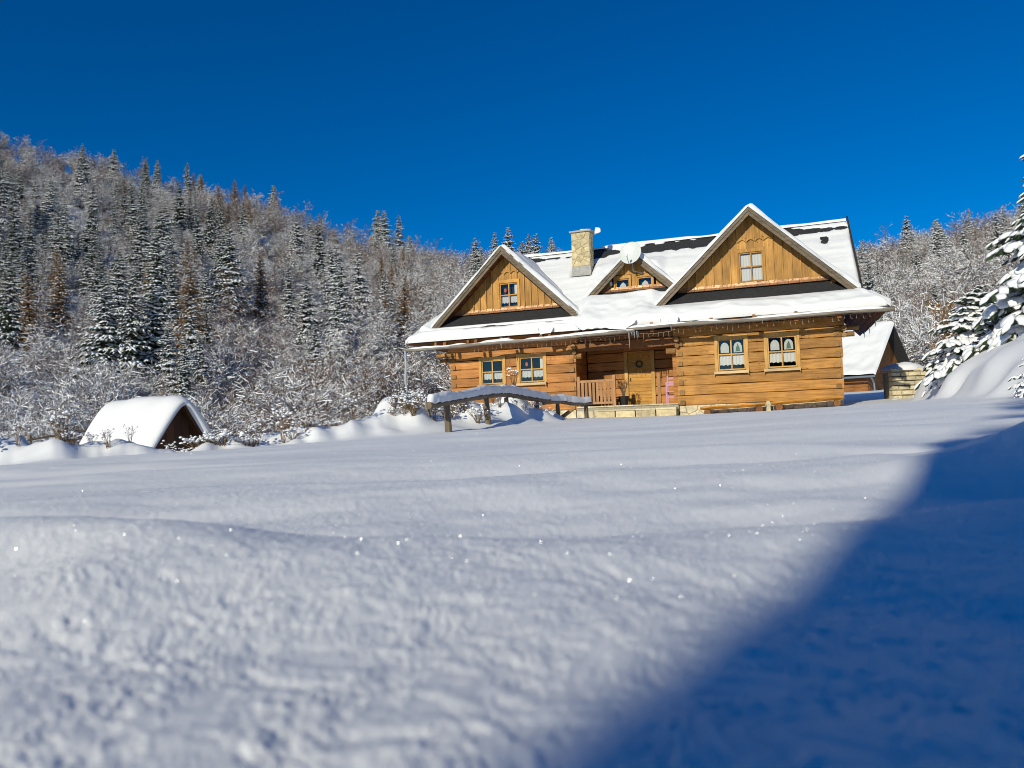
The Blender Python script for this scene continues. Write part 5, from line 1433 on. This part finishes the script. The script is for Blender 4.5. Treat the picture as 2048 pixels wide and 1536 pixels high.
# near spruces on the bank
NS = spruce_meshes(4.7, 2.2, 24, 11, 501, 1, .8, 'needles_near', base=.05, lscale=1.3)
put('spruce_tree', NS, TP, (12.95, 17.0, ground_at(12.95, 17.0)-.3), 1, .4, 'big snow laden spruce at the right edge of the picture', 'tree', None)
NS2 = spruce_meshes(2.6, 1.7, 16, 10, 502, 1, .95, 'needles_near', base=.08, lscale=1.35)
put('spruce_tree', NS2, TP, (12.0, 19.2, ground_at(12.0, 19.2)-.5), .85, 1.4, 'low spreading spruce heaped with snow left of the big spruce', 'tree', None)
put('spruce_tree', NS2, TP, (7.45, 10.45, ground_at(7.45, 10.45)-.12), .26, 2.2, 'tiny dark spruce seedling at the foot of the snow bank', 'tree', None)
put('spruce_tree', NS2, TP, (14.6, 22.4, ground_at(14.6, 22.4)-.4), .7, 3.0, 'rounded snow covered young spruce behind the grey pole', 'tree', None)
DB = bare_meshes(2.0, 520, 'larch', .3, .4, (6, 6, 6, 5), 14, .6, .012)
put('dry_bush', DB, BP, (12.75, 21.0, ground_at(12.75, 21.0)-.2), .9, .3, 'dry brown bush under snow beside the grey pole', 'bush', None)
# unseen building added to shade the lower right meadow; spruces behind cast streaks beyond
BX, BY = -5.24, -7.64
shade_barn = empty('shade_barn', (BX, BY, ground_at(BX, BY)-.1), atan2(-.515, .857)); shade_barn.rotation_euler[1] = .085; tag(shade_barn, 'unseen leaning wooden building added behind the camera to cast shade', 'shade_barn')
BH, BL, BDp = 5.6, 7.0, 6.0                # eave height, length, depth (the front wall faces away from the sun)
for i in range(28):
    MB().box(i*.25+.004, i*.25+.246, -.03-.006*(i % 3), .02, 0, BH-.02).build('board', M['dark_boards'], shade_barn)
MB().box(.02, BL-.02, -BDp, -.04, 0, BH-.04).build('frame', M['dark_boards'], shade_barn)
slab('roof_slope', [(-.05, .12, BH-.03), (BL+.3, .12, BH-.03), (BL+.3, -BDp/2, BH+1.1), (-.05, -BDp/2, BH+1.1)], .1, M['shingle'], shade_barn)
slab('roof_slope', [(-.05, -BDp/2, BH+1.1), (BL+.3, -BDp/2, BH+1.1), (BL+.3, -BDp-.3, BH-.1), (-.05, -BDp-.3, BH-.1)], .1, M['shingle'], shade_barn)
snow_sheet('roof_snow', lambda a, b: (a, b, BH-.03+(.12-b)*.364), Vector((0, .34, .94)), -.1, BL+.35, -BDp/2, .2, lambda a, b: np.minimum(np.minimum(a+.1, BL+.35-a), np.minimum(b+BDp/2+.05, .2-b)), .2, .12, shade_barn, .15, 80)
for x, y, s_, k in ((-7.6, -13.8, .74, 4), (-3.4, -12.6, .66, 2)):
    put('spruce_tree', SPR[k], TP, (x, y, ground_at(x, y)-.1), s_*.72, k, ('left' if k == 4 else 'right')+' one of two spruces standing behind the camera', 'tree', 'spruces behind the camera', s_)

# dried border plants with caps of snow
def dried(seed, n, h, spread):
    m1, tips = stems(n, h, spread, .006, seed, 3); rr = random.Random(seed); st = Soup(); st.add(m1.v, m1.f)
    S = Soup()
    for t in tips:
        if rr.random() < .5:
            lv, lf = lump_mesh(1, rr); r = rr.uniform(.012, .042); S.add(np.array(t)+lv*np.array([r, r, r*.85]), lf)
    c = Soup()
    return (st.mesh('stems', M['dry_stem'], False), S.mesh('snow_caps', M['snow_tree'], True))
DRY = [dried(600+i, n, h, sp) for i, (n, h, sp) in enumerate(((14, .55, .30), (20, .40, .38), (10, .62, .22), (26, .30, .42)))]
spots = [(10, 925, 12.2, 3, 'at the left edge of the picture'), (95, 905, 13.0, 3, 'in the dip left of the shed'), (140, 900, 13.6, 1, 'left of the shed in a gap of the snow'), (185, 905, 13.0, 3, 'before the lower left corner of the shed roof'), (262, 885, 14.2, 0, 'tall against the shed roof'), (290, 880, 14.6, 0, 'against the foot of the shed roof'),
  (340, 885, 14.0, 2, 'before the dark gable of the shed'), (352, 905, 13.4, 3, 'in the hollow below the shed gable'), (395, 850, 16.5, 0, 'right of the dark shed gable'), (430, 860, 16.2, 1, 'just right of the shed'), (490, 868, 15.5, 2, 'leaning on the drift right of the shed'), (535, 862, 16.5, 1, 'in the middle of the drift line'),
  (600, 860, 16.5, 0, 'between the shed and the rail, left one'), (640, 872, 15.6, 3, 'between the shed and the rail, right one'), (700, 858, 16.0, 1, 'left of the big drift before the rail'), (765, 850, 16.0, 2, 'on the drift left of the rail'), (790, 862, 15.4, 1, 'below the drift left of the rail'), (870, 850, 15.6, 0, 'beside the first rail post'), (905, 830, 16.4, 0, 'behind the first rail post'),
  (930, 838, 16.6, 1, 'between the first two rail posts'), (955, 845, 16.2, 1, 'in front of the second rail post'), (1000, 822, 17.6, 0, 'behind the second rail post'), (1030, 818, 18.4, 0, 'on the drift under the rail middle'), (1050, 822, 19.0, 1, 'right of the third rail post'), (1068, 840, 19.8, 3, 'on the round drift by the fourth post'), (1085, 832, 20.4, 1, 'at the right end of the drifts')]
for px, py, D, k, lab in spots:
    p = at(px, py, D); z = ground_at(p.x, p.y)
    put('dried_plant', DRY[k], ('stems', 'snow_caps'), (p.x, p.y, z-.05), trnd.uniform(.6, .95)*(1 if D < 17 else .75), trnd.uniform(0, 6.28), 'dried plant with snow caps '+lab, 'plant', 'dried plants along the border')
for i, (x, y) in enumerate(PLANTS):
    sec = 'left of the shed' if x < -8.9 else ('before the shed' if x < -7.2 else ('on the drifts between shed and rail' if x < -1.8 else 'under the log rail'))
    put('dried_plant', DRY[i % 4], ('stems', 'snow_caps'), (x, y, ground_at(x, y)-.06), trnd.uniform(.5, 1.0), trnd.uniform(0, 6.28), 'small dried plant with snow caps '+sec, 'plant', 'small dried plants '+sec)
# shrubs in the dip beyond the terrace
def kvalley(n, px0, px1, r0, r1, ks, labs):
    for i in range(n):
        px = trnd.uniform(px0, px1); b = _be(px, 840)[0]; r = trnd.uniform(r0, r1); x, y = r*sin(b), r*cos(b)
        if edge_d(np.array([x]), np.array([y]))[0] < 4.5: continue
        if abs(x+10.5) < 2.6 and abs(y-21.8) < 3.4: continue
        k = trnd.choice(ks); s_ = trnd.uniform(.45, .95)
        put('bare_shrub', SHR[k], BP, (x, y, ground_at(x, y)-.1), s_, trnd.uniform(0, 6.28), labs[0 if k in (0, 2) else 1], 'shrub', labs[2], s_*trnd.uniform(.8, 1.1))
kvalley(46, 400, 900, 24, 58, (0, 2, 0, 1), ('brown twiggy shrub in the dip between shed and cabin', 'snowy twiggy shrub in the dip between shed and cabin', 'shrubs in the dip'))
kvalley(46, -40, 400, 28, 58, (1, 3, 3, 2), ('brown twiggy shrub in the dip behind the shed', 'snowy twiggy shrub in the dip behind the shed', 'shrubs behind the shed'))
# rail fence left of the shed and an overhead wire
rf = empty('pole_fence', at(100, 890, 22)); tag(rf, 'thin pole fence half buried in snow left of the shed', 'fence')
L0 = rf.location
for a, b in (((30, 885), (170, 862)), ((70, 893), (175, 875))):
    MB().tube([at(*a, 22.5)-L0, at((a[0]+b[0])/2, (a[1]+b[1])/2-1, 23.3)-L0, at(*b, 24)-L0], .035, 6).build('pole', M['grey_log'], rf)
for px, py in ((60, 884), (120, 875)):
    p = at(px, py, 23)-L0; MB().tube([p+Vector((0, 0, -.8)), p+Vector((0, 0, .2))], .05, 7).build('post', M['grey_log'], rf)
wi = MB().tube([at(-60, 842, 34), at(60, 826, 35), at(160, 811, 36), at(260, 792, 37)], .012, 4).build('overhead_wire', M['cable']); tag(wi, 'thin dark wire crossing the shrubs left of the shed', 'wire')

# ice crystals glinting on the powder
def crystals():
    rr = np.random.default_rng(5); n = 90000
    r = np.exp(rr.uniform(math.log(.75), math.log(16), n)); th = np.radians(rr.uniform(-44, 44, n))
    x = r*np.sin(th); y = r*np.cos(th); z = ground_z(x, y)+.0015
    s_ = (.00016+.00042*rr.random(n)**3)*(1+.30*r)
    N = rr.normal(size=(n, 3)); N[:, 2] = np.abs(N[:, 2]); N /= np.linalg.norm(N, axis=1)[:, None]
    U = np.cross(N, rr.normal(size=(n, 3))); U /= np.linalg.norm(U, axis=1)[:, None]; Vv = np.cross(N, U)
    c = np.stack([x, y, z], 1); V = []
    for k in range(3):
        a = k*pi/1.5; V.append(c+(U*cos(a)+Vv*sin(a))*s_[:, None]*1.4)
    V = np.stack(V, 1).reshape(-1, 3); F = np.arange(n*3).reshape(n, 3)
    o = mesh_obj('ice_crystals', V, F, M['ice_crystal']); tag(o, 'tiny ice crystals glinting on the powder snow', None, kind='stuff')
crystals()
